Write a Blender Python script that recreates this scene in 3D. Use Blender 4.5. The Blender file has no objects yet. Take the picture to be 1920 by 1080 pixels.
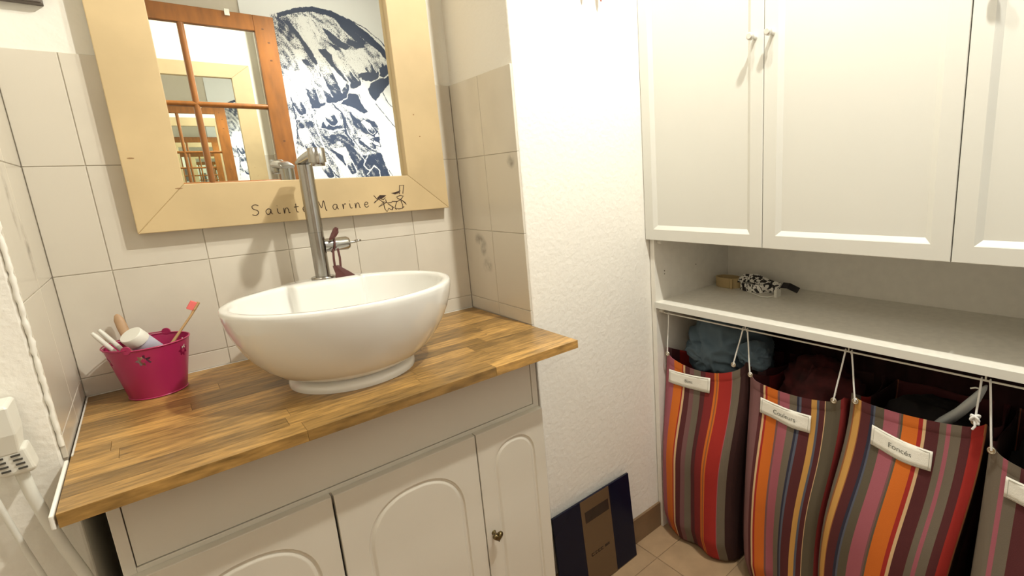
import bpy, bmesh, math, random
import numpy as np
from mathutils import Vector, Matrix, noise
random.seed(4)
PI = math.pi
S = bpy.context.scene
COL = S.collection

# ------------------------------------------------------------------ camera
cd = bpy.data.cameras.new('camera'); cam = bpy.data.objects.new('camera', cd); COL.objects.link(cam)
S.camera = cam
cd.sensor_width = 36; cd.lens = 36*930.319/1920
cd.shift_x = -171.857/1920; cd.shift_y = -20.473/1920
cd.clip_start = 0.01
r_ = Vector((0.73190528, -0.6793686, -0.05265893)); u_ = Vector((0.17283736, 0.11033866, 0.97875054)); f_ = Vector((0.65912207, 0.72545413, -0.19817773))
m = Matrix((r_, u_, -f_)).transposed().to_4x4(); m.translation = (0.1416, -1.356, 1.2102)
cam.matrix_world = m
# ------------------------------------------------------------------ world, lights, exposure
w = bpy.data.worlds.new('world'); S.world = w; w.use_nodes = True
w.node_tree.nodes['Background'].inputs[0].default_value = (1, .93, .82, 1)
w.node_tree.nodes['Background'].inputs[1].default_value = 0.02
S.view_settings.view_transform = 'Standard'; S.view_settings.look = 'None'
S.view_settings.gamma = 1; S.view_settings.use_curve_mapping = False
S.cycles.max_bounces = 14; S.cycles.glossy_bounces = 12
S.view_settings.exposure = 0.06
LAMPS = [((.94, -1.10, 2.30), 62), ((.92, -.86, 2.30), 20)]
PANEL = ((-.38, -.95, 2.385), .34, 4.5)  # added soft fill light over the left side, no known fixture
LAMP_COLOUR = (1, .975, .87)
# ------------------------------------------------------------------ materials
def M(name, col, rough=.5, metal=0, bump=0, bscale=50, var=0, vscale=8, coat=0, rnd=0, stretch=None, spec=.5, emit=0, trans=0, sheen=0):
    mt = bpy.data.materials.new(name); mt.use_nodes = True
    nt = mt.node_tree; b = nt.nodes['Principled BSDF']; L = nt.links.new
    b.inputs['Base Color'].default_value = (*col, 1); b.inputs['Roughness'].default_value = rough
    b.inputs['Metallic'].default_value = metal; b.inputs['Coat Weight'].default_value = coat
    b.inputs['Specular IOR Level'].default_value = spec
    if sheen: b.inputs['Sheen Weight'].default_value = sheen
    if trans: b.inputs['Transmission Weight'].default_value = trans
    if emit: b.inputs['Emission Color'].default_value = (*col, 1); b.inputs['Emission Strength'].default_value = emit
    geo = nt.nodes.new('ShaderNodeNewGeometry'); vec = geo.outputs['Position']
    if stretch:
        mp = nt.nodes.new('ShaderNodeMapping'); mp.inputs['Scale'].default_value = stretch; L(vec, mp.inputs[0]); vec = mp.outputs[0]
    if rnd:
        oi = nt.nodes.new('ShaderNodeObjectInfo'); ad = nt.nodes.new('ShaderNodeVectorMath'); ad.operation = 'MULTIPLY_ADD'
        L(oi.outputs['Random'], ad.inputs[0]); ad.inputs[1].default_value = (37, 53, 71); L(vec, ad.inputs[2]); vec = ad.outputs[0]
    if var or rnd:
        n = nt.nodes.new('ShaderNodeTexNoise'); n.inputs['Scale'].default_value = vscale; n.inputs['Detail'].default_value = 5; L(vec, n.inputs['Vector'])
        hs = nt.nodes.new('ShaderNodeHueSaturation'); hs.inputs['Color'].default_value = (*col, 1)
        mr = nt.nodes.new('ShaderNodeMapRange'); mr.inputs[1].default_value = .3; mr.inputs[2].default_value = .7
        mr.inputs[3].default_value = 1-var; mr.inputs[4].default_value = 1+var; L(n.outputs[0], mr.inputs[0])
        v = mr.outputs[0]
        if rnd:
            m2 = nt.nodes.new('ShaderNodeMapRange'); m2.inputs[3].default_value = 1-rnd; m2.inputs[4].default_value = 1+rnd; L(oi.outputs['Random'], m2.inputs[0])
            mm = nt.nodes.new('ShaderNodeMath'); mm.operation = 'MULTIPLY'; L(v, mm.inputs[0]); L(m2.outputs[0], mm.inputs[1]); v = mm.outputs[0]
        L(v, hs.inputs['Value']); L(hs.outputs[0], b.inputs['Base Color'])
    if bump:
        n = nt.nodes.new('ShaderNodeTexNoise'); n.inputs['Scale'].default_value = bscale; n.inputs['Detail'].default_value = 4; L(vec, n.inputs['Vector'])
        bp = nt.nodes.new('ShaderNodeBump'); bp.inputs['Strength'].default_value = bump; bp.inputs['Distance'].default_value = .004
        L(n.outputs[0], bp.inputs['Height']); L(bp.outputs[0], b.inputs['Normal'])
    return mt

plaster = M('cream_plaster', (.85, .83, .76), .8, bump=.25, bscale=45)
rough_plaster = M('rough_plaster', (.85, .82, .75), .85, bump=.45, bscale=70)
ceil_m = M('ceiling_paint', (.60, .56, .50), .9)  # ceiling colour darkened to cut bounced light
far_plaster = M('darkened_plaster', (.66, .61, .52), .85, bump=.2, bscale=45)  # far walls: plaster darkened to weaken the bounced light
grout = M('grout', (.60, .55, .47), .9, bump=.3, bscale=300)
tile_m = M('glazed_tile', (.67, .62, .53), .22, var=.05, vscale=9, rnd=.035, coat=.1)
floor_m = M('floor_tile', (.40, .27, .155), .45, var=.12, vscale=14, rnd=.06)
floor_grout = M('floor_grout', (.33, .23, .14), .9)
skirt_m = M('brown_skirting_tile', (.20, .125, .065), .4, var=.15, vscale=12)
oak = M('oiled_oak', (.35, .20, .060), .36, var=.45, vscale=9, rnd=.40, stretch=(2.6, 16, 12), bump=.08, bscale=40, coat=.12)
pine = M('pale_pine', (.57, .43, .235), .55, var=.10, vscale=6, stretch=(1, 1, 1), rnd=.03)
door_wood = M('varnished_pine', (.27, .095, .016), .35, var=.22, vscale=7, stretch=(6, 6, 1.2), rnd=.06, coat=.15)
knot_m = M('dark_knot', (.10, .035, .01), .5)
mirror_m = M('silver_mirror', (.93, .95, .93), .0, metal=1)
white_lacquer = M('white_lacquer', (.68, .67, .615), .3, var=.015, vscale=3)
vanity_paint = M('vanity_paint', (.75, .71, .62), .38, var=.02, vscale=5)
slot_shade_m = M('slot_shade', (.06, .055, .045), .8)  # painted shade for the slots of the strain relief
shelf_m = M('shelf_laminate', (.80, .77, .69), .4, var=.05, vscale=60)
panel_m = M('panel_laminate', (.82, .79, .72), .5, var=.03, vscale=40)
ceramic = M('white_ceramic', (.80, .79, .75), .08, coat=.5)
chrome = M('brushed_chrome', (.42, .41, .39), .2, metal=1)
knob_m = M('satin_nickel_knob', (.72, .70, .66), .35, metal=.6)
brass = M('aged_brass', (.16, .12, .055), .32, metal=.9)
leather = M('dark_red_leather', (.085, .022, .018), .5)
pink_m = M('pink_enamel', (.42, .020, .110), .33, coat=.2)
pink_dk = M('pink_wire', (.40, .015, .10), .35)
white_pl = M('white_plastic', (.78, .77, .70), .35)
bamboo = M('bamboo', (.56, .36, .17), .5, var=.1, vscale=60)
wood_br = M('brush_wood', (.50, .32, .18), .5, var=.1, vscale=60)
bristle = M('coral_bristles', (.85, .18, .17), .7)
tube_m = M('toothpaste_tube', (.50, .50, .60), .3)
grey_m = M('weathered_grey', (.16, .135, .12), .8, var=.3, vscale=60)
ink_m = M('burnt_black', (.035, .015, .008), .7)
label_m = M('label_cloth', (.80, .77, .68), .8, bump=.2, bscale=500)
label_ink = M('label_ink', (.13, .13, .10), .8)
stitch_m = M('grey_stitching', (.40, .39, .33), .8)
cord_m = M('white_cord', (.88, .87, .83), .7, bump=.5, bscale=900)
metal_m = M('eyelet_metal', (.62, .58, .48), .25, metal=1)
blue_cl = M('slate_blue_cloth', (.078, .115, .145), .9, var=.10, vscale=20, bump=.15, bscale=300)
red_cl = M('dark_red_cloth', (.060, .008, .008), .9, var=.6, vscale=18)
black_cl = M('black_cloth', (.010, .007, .007), .95)
pale_cl = M('pale_grey_cloth', (.42, .44, .43), .9)
navy = M('navy_glass', (.004, .006, .020), .25, spec=.25)
taupe_m = M('bronze_band', (.150, .095, .050), .35, metal=.25)
lcd_m = M('dark_display', (.028, .017, .013), .25)
tan_m = M('tan_webbing', (.46, .34, .17), .7, bump=.3, bscale=600)
red_or = M('red_brown_wood', (.36, .07, .03), .5)
lamp_m = M('lamp_glow', (1, .92, .8), .3, emit=12)
fill_soft = M('fill_glow', (1, .97, .9), .4, emit=2)  # glow of the added fill panel
blackpl = M('black_leather', (.012, .010, .014), .3)

def zebra():
    mt = bpy.data.materials.new('black_white_pattern'); mt.use_nodes = True; nt = mt.node_tree; b = nt.nodes['Principled BSDF']; L = nt.links.new
    g = nt.nodes.new('ShaderNodeNewGeometry'); n = nt.nodes.new('ShaderNodeTexNoise'); n.inputs['Scale'].default_value = 55; n.inputs['Distortion'].default_value = 1.5
    L(g.outputs['Position'], n.inputs['Vector']); c = nt.nodes.new('ShaderNodeValToRGB'); c.color_ramp.interpolation = 'CONSTANT'
    c.color_ramp.elements[0].color = (.015, .013, .015, 1); c.color_ramp.elements[1].position = .48; c.color_ramp.elements[1].color = (.85, .83, .78, 1)
    L(n.outputs[0], c.inputs[0]); L(c.outputs[0], b.inputs['Base Color']); b.inputs['Roughness'].default_value = .5
    return mt
zebra_m = zebra()

def stained(name, base, spots, dark=(.20, .175, .14)):
    """glazed tile with grey mould stains of their own shape at given places"""
    mt = M(name, base, .22, coat=.1); nt = mt.node_tree; b = nt.nodes['Principled BSDF']; L = nt.links.new
    g = nt.nodes.new('ShaderNodeNewGeometry'); n = nt.nodes.new('ShaderNodeTexNoise'); n.inputs['Scale'].default_value = 38; n.inputs['Detail'].default_value = 4
    L(g.outputs['Position'], n.inputs['Vector']); acc = None
    for (p, r) in spots:
        s = nt.nodes.new('ShaderNodeVectorMath'); s.operation = 'SUBTRACT'; L(g.outputs['Position'], s.inputs[0]); s.inputs[1].default_value = p
        d = nt.nodes.new('ShaderNodeVectorMath'); d.operation = 'DIVIDE'; L(s.outputs[0], d.inputs[0]); d.inputs[1].default_value = r
        ln = nt.nodes.new('ShaderNodeVectorMath'); ln.operation = 'LENGTH'; L(d.outputs[0], ln.inputs[0])
        k = nt.nodes.new('ShaderNodeMapRange'); k.interpolation_type = 'SMOOTHSTEP'
        for i, v in ((1, .2), (2, 1.15), (3, 1), (4, 0)): k.inputs[i].default_value = v
        L(ln.outputs['Value'], k.inputs[0])
        if acc is None: acc = k.outputs[0]
        else:
            a = nt.nodes.new('ShaderNodeMath'); a.operation = 'MAXIMUM'; L(acc, a.inputs[0]); L(k.outputs[0], a.inputs[1]); acc = a.outputs[0]
    mr = nt.nodes.new('ShaderNodeMapRange'); mr.inputs[1].default_value = .36; mr.inputs[2].default_value = .66; mr.inputs[3].default_value = .05; mr.inputs[4].default_value = .8
    L(n.outputs[0], mr.inputs[0]); mu = nt.nodes.new('ShaderNodeMath'); mu.operation = 'MULTIPLY'; L(mr.outputs[0], mu.inputs[0]); L(acc, mu.inputs[1])
    mx = nt.nodes.new('ShaderNodeMix'); mx.data_type = 'RGBA'; mx.inputs[6].default_value = (*base, 1); mx.inputs[7].default_value = (*dark, 1)
    L(mu.outputs[0], mx.inputs[0]); L(mx.outputs[2], b.inputs['Base Color'])
    return mt

COLS = dict(tp=(.155, .125, .090), ma=(.085, .014, .016), pk=(.36, .10, .13), mv=(.19, .085, .085), og=(.62, .145, .012), rd=(.36, .018, .012),
            wr=(.21, .014, .014), cr=(.66, .45, .24), gd=(.56, .30, .075), nb=(.022, .022, .045), bl=(.09, .10, .14), dk=(.035, .008, .007), ol=(.105, .085, .055), br=(.30, .10, .03))
def stripes(name, seq):
    """seq: list of (start u, colour key); cloth stripes along the U of the bag"""
    mt = bpy.data.materials.new(name); mt.use_nodes = True; nt = mt.node_tree; b = nt.nodes['Principled BSDF']; L = nt.links.new
    uv = nt.nodes.new('ShaderNodeUVMap'); sx = nt.nodes.new('ShaderNodeSeparateXYZ'); L(uv.outputs[0], sx.inputs[0])
    mr = nt.nodes.new('ShaderNodeMapRange'); mr.inputs[1].default_value = -.5; mr.inputs[2].default_value = 1.5; L(sx.outputs[0], mr.inputs[0])
    c = nt.nodes.new('ShaderNodeValToRGB'); c.color_ramp.interpolation = 'CONSTANT'; e = c.color_ramp.elements
    seq = seq[:30]
    e[0].position = 0; e[0].color = (*COLS[seq[0][1]], 1); e[1].position = (seq[1][0]+.5)/2; e[1].color = (*COLS[seq[1][1]], 1)
    for u, k in seq[2:]:
        q = e.new((u+.5)/2); q.color = (*COLS[k], 1)
    L(mr.outputs[0], c.inputs[0]); L(c.outputs[0], b.inputs['Base Color']); b.inputs['Roughness'].default_value = .85
    g = nt.nodes.new('ShaderNodeNewGeometry'); n = nt.nodes.new('ShaderNodeTexNoise'); n.inputs['Scale'].default_value = 700; L(g.outputs['Position'], n.inputs['Vector'])
    bp = nt.nodes.new('ShaderNodeBump'); bp.inputs['Strength'].default_value = .25; bp.inputs['Distance'].default_value = .002; L(n.outputs[0], bp.inputs['Height']); L(bp.outputs[0], b.inputs['Normal'])
    return mt

# ------------------------------------------------------------------ helpers
def fix_normals(bm): bmesh.ops.recalc_face_normals(bm, faces=bm.faces)
class MB:
    def __init__(s): s.v = []; s.f = []; s.sm = []
    def add(s, vs, fs, smooth=False):
        o = len(s.v); s.v += [tuple(v) for v in vs]; s.f += [tuple(i+o for i in f) for f in fs]; s.sm += [smooth]*len(fs); return s
    def box(s, x0, y0, z0, x1, y1, z1):
        v = [(x0,y0,z0),(x1,y0,z0),(x1,y1,z0),(x0,y1,z0),(x0,y0,z1),(x1,y0,z1),(x1,y1,z1),(x0,y1,z1)]
        return s.add(v, [(0,3,2,1),(4,5,6,7),(0,1,5,4),(1,2,6,5),(2,3,7,6),(3,0,4,7)])
    def loft(s, loops, cap0=True, cap1=True, smooth=True, closed=True):
        n = len(loops[0]); vs = [p for l in loops for p in l]; fs = []
        rng = n if closed else n-1
        for k in range(len(loops)-1):
            for i in range(rng):
                j = (i+1) % n; fs.append((k*n+i, k*n+j, (k+1)*n+j, (k+1)*n+i))
        s.add(vs, fs, smooth); o = len(s.v)-len(vs)
        for on, lp, rev in ((cap0, 0, True), (cap1, len(loops)-1, False)):
            if not on: continue
            if smooth:
                b = len(s.v); s.v += [tuple(p) for p in loops[lp]]          # own vertices keep the rim of the cap sharp
            else: b = o+lp*n
            f = tuple(range(b, b+n)); s.f.append(f[::-1] if rev else f); s.sm.append(False)
        return s
    def tube(s, pts, r, n=10, flat=1.0, caps=True):
        pts = [Vector(p) for p in pts]; R = r if isinstance(r, (list, tuple)) else [r]*len(pts); loops = []
        t0 = (pts[1]-pts[0]).normalized(); up = Vector((0,0,1)) if abs(t0.z) < .9 else Vector((1,0,0)); a = t0.cross(up).normalized()
        for i, p in enumerate(pts):
            t = (pts[min(i+1, len(pts)-1)]-pts[max(i-1, 0)]).normalized()
            a = (a-t*a.dot(t)).normalized(); b = t.cross(a)
            loops.append([p+a*math.cos(2*PI*k/n)*R[i]+b*math.sin(2*PI*k/n)*R[i]*flat for k in range(n)])
        return s.loft(loops, caps, caps)
    def ribbon(s, pts, h, t, wv=(0,0,1)):
        """a strap standing on edge along pts: height h along wv, thickness t"""
        pts = [Vector(p) for p in pts]; wv = Vector(wv).normalized(); loops = []
        for i, p in enumerate(pts):
            d = (pts[min(i+1, len(pts)-1)]-pts[max(i-1, 0)]).normalized(); nn = d.cross(wv).normalized()
            loops.append([p-nn*t/2, p+nn*t/2, p+nn*t/2+wv*h, p-nn*t/2+wv*h])
        return s.loft(loops, smooth=False)
    def build(s, name, mat, parent=None, bevel=0, fix=True, **k):
        me = bpy.data.meshes.new(name); me.from_pydata(s.v, [], s.f); me.polygons.foreach_set('use_smooth', s.sm)
        if fix:
            bm = bmesh.new(); bm.from_mesh(me); fix_normals(bm); bm.to_mesh(me); bm.free()
        me.materials.append(mat); o = bpy.data.objects.new(name, me); COL.objects.link(o)
        if parent is not None:
            o.parent = parent; o.matrix_parent_inverse = world_of(parent).inverted()
        if bevel:
            b = o.modifiers.new('bevel', 'BEVEL'); b.width = bevel; b.segments = 2; b.limit_method = 'ANGLE'; b.angle_limit = .6
        for kk, v in k.items(): o[kk] = v
        return o
def world_of(o):
    """world matrix without waiting for a depsgraph update; every mesh is written in world coordinates"""
    m_ = Matrix.Translation(o.location)
    return world_of(o.parent) @ o.matrix_parent_inverse @ m_ if o.parent else m_
def empty(name, loc, label=None, cat=None, group=None, kind=None, parent=None):
    o = bpy.data.objects.new(name, None); COL.objects.link(o); o.location = loc; o.empty_display_size = .05
    tag(o, label, cat, group, kind); return o
def tag(o, label=None, category=None, group=None, kind=None):
    for k, v in (('label', label), ('category', category), ('group', group), ('kind', kind)):
        if v: o[k] = v
    return o
def box(name, mat, x0, y0, z0, x1, y1, z1, parent=None, bevel=0, **k): return MB().box(x0,y0,z0,x1,y1,z1).build(name, mat, parent, bevel, **k)
def circ(c, r, n=32, ax='z', ry=None):
    ry = ry or r; o = []
    for i in range(n):
        a, b = r*math.cos(2*PI*i/n), ry*math.sin(2*PI*i/n)
        o.append(Vector(c)+Vector({'z': (a, b, 0), 'x': (0, a, b), 'y': (a, 0, b)}[ax]))
    return o
def smooth01(t): t = max(0, min(1, t)); return t*t*(3-2*t)

W, D1, D2, H = .83, .3127, .4993, .8434
TT = 1.4811                                            # top of the wall tiling
YO, ZC, XL, XR = -1.53, 2.42, -.80, 1.712              # opposite wall, ceiling, far left wall, far right wall
JELLY = [('p',0.3,0,[(0.739,2.033),(0.768,2.041),(0.852,2.078),(0.921,2.095),(1.005,2.09),(1.089,2.061),(1.167,2.011),(1.237,1.948),(1.266,1.89),(1.264,1.842),(1.25,1.805),(1.206,1.788),(1.115,1.767),(1.04,1.719),(0.981,1.654),(0.915,1.644),(0.847,1.607),(0.78,1.564),(0.663,1.552)]),('p',0.06,0,[(0.855,2.048),(0.906,2.044),(0.941,1.971),(0.901,1.863),(0.865,1.921),(0.845,1.981)]),('p',0.08,0,[(0.926,1.825),(0.991,1.831),(1.028,1.752),(0.985,1.681),(0.928,1.678),(0.906,1.742)]),('p',0.1,0,[(1.027,1.914),(1.102,1.919),(1.17,1.85),(1.11,1.793),(1.057,1.838)]),('p',0.55,0,[(0.909,1.709),(0.969,1.68),(1.036,1.752),(1.044,1.719),(0.999,1.665),(0.924,1.653)]),('p',0.5,0,[(0.765,2.022),(0.809,2.029),(0.838,1.941),(0.792,1.92),(0.763,1.962)]),('p',0.12,0,[(0.758,1.792),(0.844,1.785),(0.857,1.673),(0.789,1.621),(0.723,1.665)]),('u',0.55,0.03,[(1.231,1.934),(1.232,1.834)]),('u',0.62,0.046,[(1.115,1.92),(1.165,1.81)]),('u',0.5,0.04,[(0.977,1.904),(1.07,1.755)]),('u',0.5,0.046,[(0.829,1.878),(0.868,1.641)]),('u',0.45,0.044,[(0.756,1.738),(0.802,1.605)]),('u',0.6,0.056,[(0.872,2.016),(0.975,1.693)]),('p',1,0,[(0.768,2.041),(0.852,2.078),(0.921,2.095),(1.005,2.09),(1.089,2.061),(1.167,2.011),(1.237,1.948),(1.268,1.89),(1.251,1.884),(1.208,1.931),(1.137,1.982),(1.061,2.037),(0.994,2.066),(0.91,2.072),(0.841,2.055),(0.765,2.022)]),('p',1,0,[(0.785,2.014),(0.806,2.013),(0.842,1.965),(0.878,1.907),(0.909,1.835),(0.899,1.824),(0.874,1.859),(0.85,1.919),(0.815,1.98)]),('p',1,0,[(0.953,2.005),(0.99,1.986),(1.032,1.951),(1.071,1.933),(1.052,1.914),(1.012,1.924),(0.977,1.956)]),('p',0.95,0,[(0.918,1.901),(0.954,1.905),(0.978,1.879),(0.977,1.847),(1.01,1.8),(1.037,1.757),(1.022,1.764),(0.973,1.822),(0.941,1.867)]),('p',1,0,[(1.011,2.077),(1.054,2.044),(1.106,2.002),(1.152,1.967),(1.139,1.94),(1.093,1.972),(1.042,2.018)]),('p',1,0,[(1.068,1.968),(1.108,1.957),(1.148,1.939),(1.103,1.927),(1.056,1.946)]),('p',0.9,0,[(0.838,1.844),(0.861,1.846),(0.879,1.816),(0.85,1.824)]),('p',0.9,0,[(0.967,1.939),(0.997,1.93),(1.026,1.909),(1.002,1.907)]),('p',0.95,0,[(0.918,1.665),(0.968,1.679),(1.022,1.709),(1.035,1.74),(1.039,1.714),(1.017,1.677),(0.964,1.651),(0.924,1.648)]),('p',0.95,0,[(1.089,1.799),(1.13,1.812),(1.183,1.812),(1.21,1.832),(1.199,1.79),(1.15,1.768),(1.107,1.771)]),('p',1,0,[(1.204,1.84),(1.243,1.859),(1.255,1.823),(1.22,1.794),(1.201,1.805)]),('p',0.9,0,[(1.049,1.753),(1.097,1.766),(1.104,1.749),(1.058,1.723),(1.042,1.732)]),('p',0.9,0,[(0.847,1.63),(0.899,1.643),(0.92,1.652),(0.914,1.625),(0.855,1.606)]),('p',0.95,0,[(1.154,1.766),(1.206,1.788),(1.252,1.805),(1.243,1.76),(1.196,1.712),(1.163,1.671),(1.143,1.687),(1.131,1.725)]),('p',0.34,0,[(0.773,1.563),(0.847,1.603),(0.914,1.639),(0.988,1.648),(1.04,1.599),(1.107,1.584),(1.153,1.532),(1.125,1.46),(1.16,1.387),(1.184,1.218),(0.746,1.241),(0.751,1.424)]),('p',0,0,[(0.862,1.6),(0.913,1.627),(0.967,1.613),(0.973,1.545),(0.914,1.526),(0.865,1.542)]),('p',0.03,0,[(0.759,1.424),(0.848,1.407),(0.913,1.302),(0.886,1.233),(0.738,1.241)]),('p',0.08,0,[(0.915,1.424),(0.974,1.432),(1.012,1.344),(1.007,1.254),(0.933,1.266)]),('p',0.95,0,[(0.988,1.648),(1.029,1.701),(1.084,1.7),(1.09,1.653),(1.12,1.615),(1.092,1.603),(1.044,1.632)]),('p',0.8,0,[(1.024,1.607),(1.053,1.573),(1.11,1.549),(1.155,1.514),(1.128,1.487),(1.078,1.504),(1.032,1.546)]),('p',0.85,0,[(1.088,1.575),(1.14,1.567),(1.162,1.537),(1.126,1.536)]),('p',0.8,0,[(1.04,1.486),(1.105,1.45),(1.151,1.437),(1.092,1.419),(1.048,1.45)]),('p',0.9,0,[(1.118,1.478),(1.156,1.487),(1.155,1.451),(1.134,1.46)]),('p',0.9,0,[(0.874,1.517),(0.889,1.559),(0.905,1.53),(0.922,1.569),(0.94,1.54),(0.973,1.532),(0.928,1.516)]),('p',0.7,0,[(0.883,1.483),(0.958,1.497),(1.009,1.476),(1.025,1.406),(1.041,1.334),(1.02,1.312),(0.988,1.389),(0.957,1.463),(0.901,1.439)]),('p',0.75,0,[(1.057,1.388),(1.153,1.401),(1.189,1.255),(1.061,1.261),(1.032,1.334)]),('p',0.8,0,[(0.983,1.613),(1.001,1.563),(1.002,1.511),(1.028,1.459),(1.016,1.432),(0.985,1.511)]),('p',0.6,0,[(0.773,1.539),(0.84,1.558),(0.844,1.533),(0.787,1.507),(0.768,1.482)]),('p',0.7,0,[(0.906,1.424),(0.959,1.389),(0.968,1.336),(0.926,1.389)]),('p',0.9,0,[(1.125,1.396),(1.161,1.391),(1.147,1.359)]),('u',0.55,0.05,[(0.905,1.627),(0.935,1.561)]),('u',0.6,0.034,[(0.964,1.424),(0.998,1.308)]),('u',0.6,0.03,[(1.086,1.566),(1.123,1.514)]),('u',0.6,0.03,[(1.065,1.477),(1.121,1.433)]),('u',0.5,0.036,[(0.83,1.39),(0.887,1.294)]),('u',0.4,0.05,[(0.788,1.515),(0.82,1.424)]),('l',0,0.0045,[(0.773,1.563),(0.81,1.565),(0.846,1.595),(0.853,1.616),(0.895,1.618),(0.919,1.644),(0.916,1.677),(0.901,1.709)]),('l',0,0.0045,[(0.919,1.644),(0.972,1.647),(1.017,1.675),(1.04,1.719),(1.041,1.753)]),('l',0,0.0045,[(1.04,1.719),(1.075,1.726),(1.104,1.749),(1.104,1.784)]),('l',0,0.0045,[(1.107,1.771),(1.159,1.766),(1.198,1.792),(1.204,1.836)]),('l',0,0.0045,[(1.199,1.8),(1.224,1.79),(1.256,1.819),(1.258,1.867)]),('l',0,0.0045,[(0.851,1.607),(0.853,1.541),(0.866,1.475),(0.881,1.415),(0.935,1.337),(0.999,1.254)]),('l',0,0.0045,[(1.104,1.749),(1.114,1.698),(1.161,1.657)]),('l',0,0.0045,[(1.073,1.713),(1.09,1.653),(1.119,1.611)]),('l',0,0.0045,[(0.874,1.525),(0.927,1.51),(0.987,1.524)]),('l',0,0.0045,[(1.065,1.288),(1.107,1.333),(1.132,1.313),(1.134,1.267)]),('l',0,0.0045,[(1.09,1.405),(1.054,1.334),(1.085,1.306)]),('l',0,0.0045,[(0.895,1.822),(0.914,1.742),(0.907,1.693)]),('l',0,0.0045,[(0.992,1.563),(1.0,1.502),(1.04,1.424),(1.065,1.352)]),('l',1,0.003,[(1.206,1.722),(1.218,1.678),(1.242,1.648),(1.269,1.627)]),('l',1,0.003,[(1.161,1.657),(1.199,1.605),(1.23,1.561),(1.272,1.507)]),('l',1,0.003,[(0.879,1.347),(0.898,1.312),(0.933,1.266)]),('l',1,0.003,[(1.254,1.805),(1.264,1.78)]),('l',1,0.003,[(1.081,2.064),(1.161,2.031),(1.232,1.977),(1.266,1.93)]),('l',1,0.003,[(0.767,1.667),(0.773,1.563),(0.767,1.474)]),('l',1,0.003,[(1.088,1.575),(1.153,1.532),(1.156,1.487)]),('l',1,0.003,[(1.105,1.45),(1.157,1.433),(1.145,1.478)]),('l',1,0.003,[(1.182,1.312),(1.208,1.255)]),('l',1,0.003,[(0.947,1.645),(0.982,1.605),(0.996,1.528)])]
# ================================================================== STRUCTURE
floor = box('floor', floor_grout, XL, YO, -.12, XR, .10, -.0025, kind='structure')
protos = {}
gx, gy, ts = 1.164, -.414, .20
xi = gx-ts*10
while xi < 1.60:
    yi = gy-ts*6
    while yi < -.32:
        x0, x1 = max(xi+.0015, XL), min(xi+ts-.0015, XR); y0, y1 = max(yi+.0015, YO), min(yi+ts-.0015, -.314)
        if x1-x0 > .01 and y1-y0 > .01: box('floor_tile', floor_m, x0, y0, -.0125, x1, y1, 0, floor, .001)
        yi += ts
    xi += ts
box('ceiling', ceil_m, XL-.1, YO-.1, ZC, XR+.1, .11, ZC+.1, kind='structure')
wl = box('wall_left', far_plaster, XL-.1, YO, -.1, XL, .11, ZC, kind='structure')
wr = box('wall_right', plaster, XR, YO, -.1, XR+.1, .11, ZC, kind='structure')
wo = box('wall_opposite', far_plaster, XL-.1, YO-.1, -.1, XR+.1, YO, ZC, kind='structure')

wrr = box('wall_rear_right', rough_plaster, W+.006, -D1, -.1, XR, .10, ZC, kind='structure', bevel=.004)
wrl = box('wall_rear_left', rough_plaster, XL, -D1, -.1, -.006, .10, ZC, kind='structure', bevel=.004)
wb = box('wall_back', plaster, -.006, .004, -.1, W+.006, .10, ZC, kind='structure')
# grout beds
box('grout_bed', grout, 0, .0018, H-.03, W, .0045, TT-.0006, wb)
gl = box('grout_bed', grout, -.0065, -D1+.004, H-.03, -.0018, .002, TT-.0006, wrl)
gr_ = box('grout_bed', grout, W+.0018, -D1+.0015, H-.03, W+.0065, .002, TT-.0006, wrr)
base = (.67, .62, .53)
st_back = stained('stained_tile_back', base, [((.102, 0, 1.375), (.018, .1, .035)), ((.118, 0, 1.335), (.012, .1, .02)), ((.765, 0, 1.40), (.012, .1, .05))])
st_left = stained('stained_tile_left', base, [((0, -.16, 1.14), (.1, .022, .060)), ((0, -.20, 1.22), (.1, .02, .06))])
st_right = stained('stained_tile_right', base, [((W, -.105, 1.030), (.1, .022, .035)), ((W, -.115, .985), (.1, .030, .028)), ((W, -.085, 1.055), (.1, .03, .02)), ((W, -.28, 1.26), (.1, .02, .02))])
rows = [(H+.0005, H+.0377), (H+.0377, H+.2377), (H+.2377, H+.4377), (H+.4377, TT)]
g2 = .00065
for zi, (z0, z1) in enumerate(rows):
    x = W
    while x > .01:
        xa = max(x-.15, 0)
        mt = st_back if (zi == 3 and (x < .2 or x > .75)) or (zi == 2 and x < .2) else tile_m
        box('wall_tile', mt, xa+g2, 0, z0+g2, x-g2, .004, z1-g2, wb, .0009); x = xa
    for (y0, y1) in ((-.156, 0), (-D1, -.156)):
        box('wall_tile', st_left if zi in (1, 2) else tile_m, -.006, y0+g2, z0+g2, 0, y1-g2, z1-g2, wrl, .0009)
        box('wall_tile', st_right if zi in (1, 2) else tile_m, W, y0+g2, z0+g2, W+.006, y1-g2, z1-g2, wrr, .0009)
# rough plaster ridge on the left outer corner
mb = MB(); pts = []; rr = []
for i in range(220):
    z = .864+i*.007; pts.append((-.0035+.0015*noise.noise((0, 3, z*60)), -D1+.0008+.0015*noise.noise((5, 1, z*75)), z)); rr.append(.0030+.0020*noise.noise((9, 9, z*110)))
mb.tube(pts, rr, 8).build('trim_1', plaster, kind='structure')
# skirting tiles
xs = [.842, 1.02, 1.315, 1.61, XR]
sk = box('baseboard_rear', floor_grout, W+.008, -D1-.004, 0, 1.7, -D1, .088, kind='structure')
for a, b in zip(xs[:-1], xs[1:]): box('skirting_tile', skirt_m, a+.001, -D1-.011, 0.0005, b-.001, -D1-.003, .0905, sk, .001)
box('baseboard_left', skirt_m, XL, -D1-.010, 0.0005, -.004, -D1, .0905, kind='structure', bevel=.001)

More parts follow.
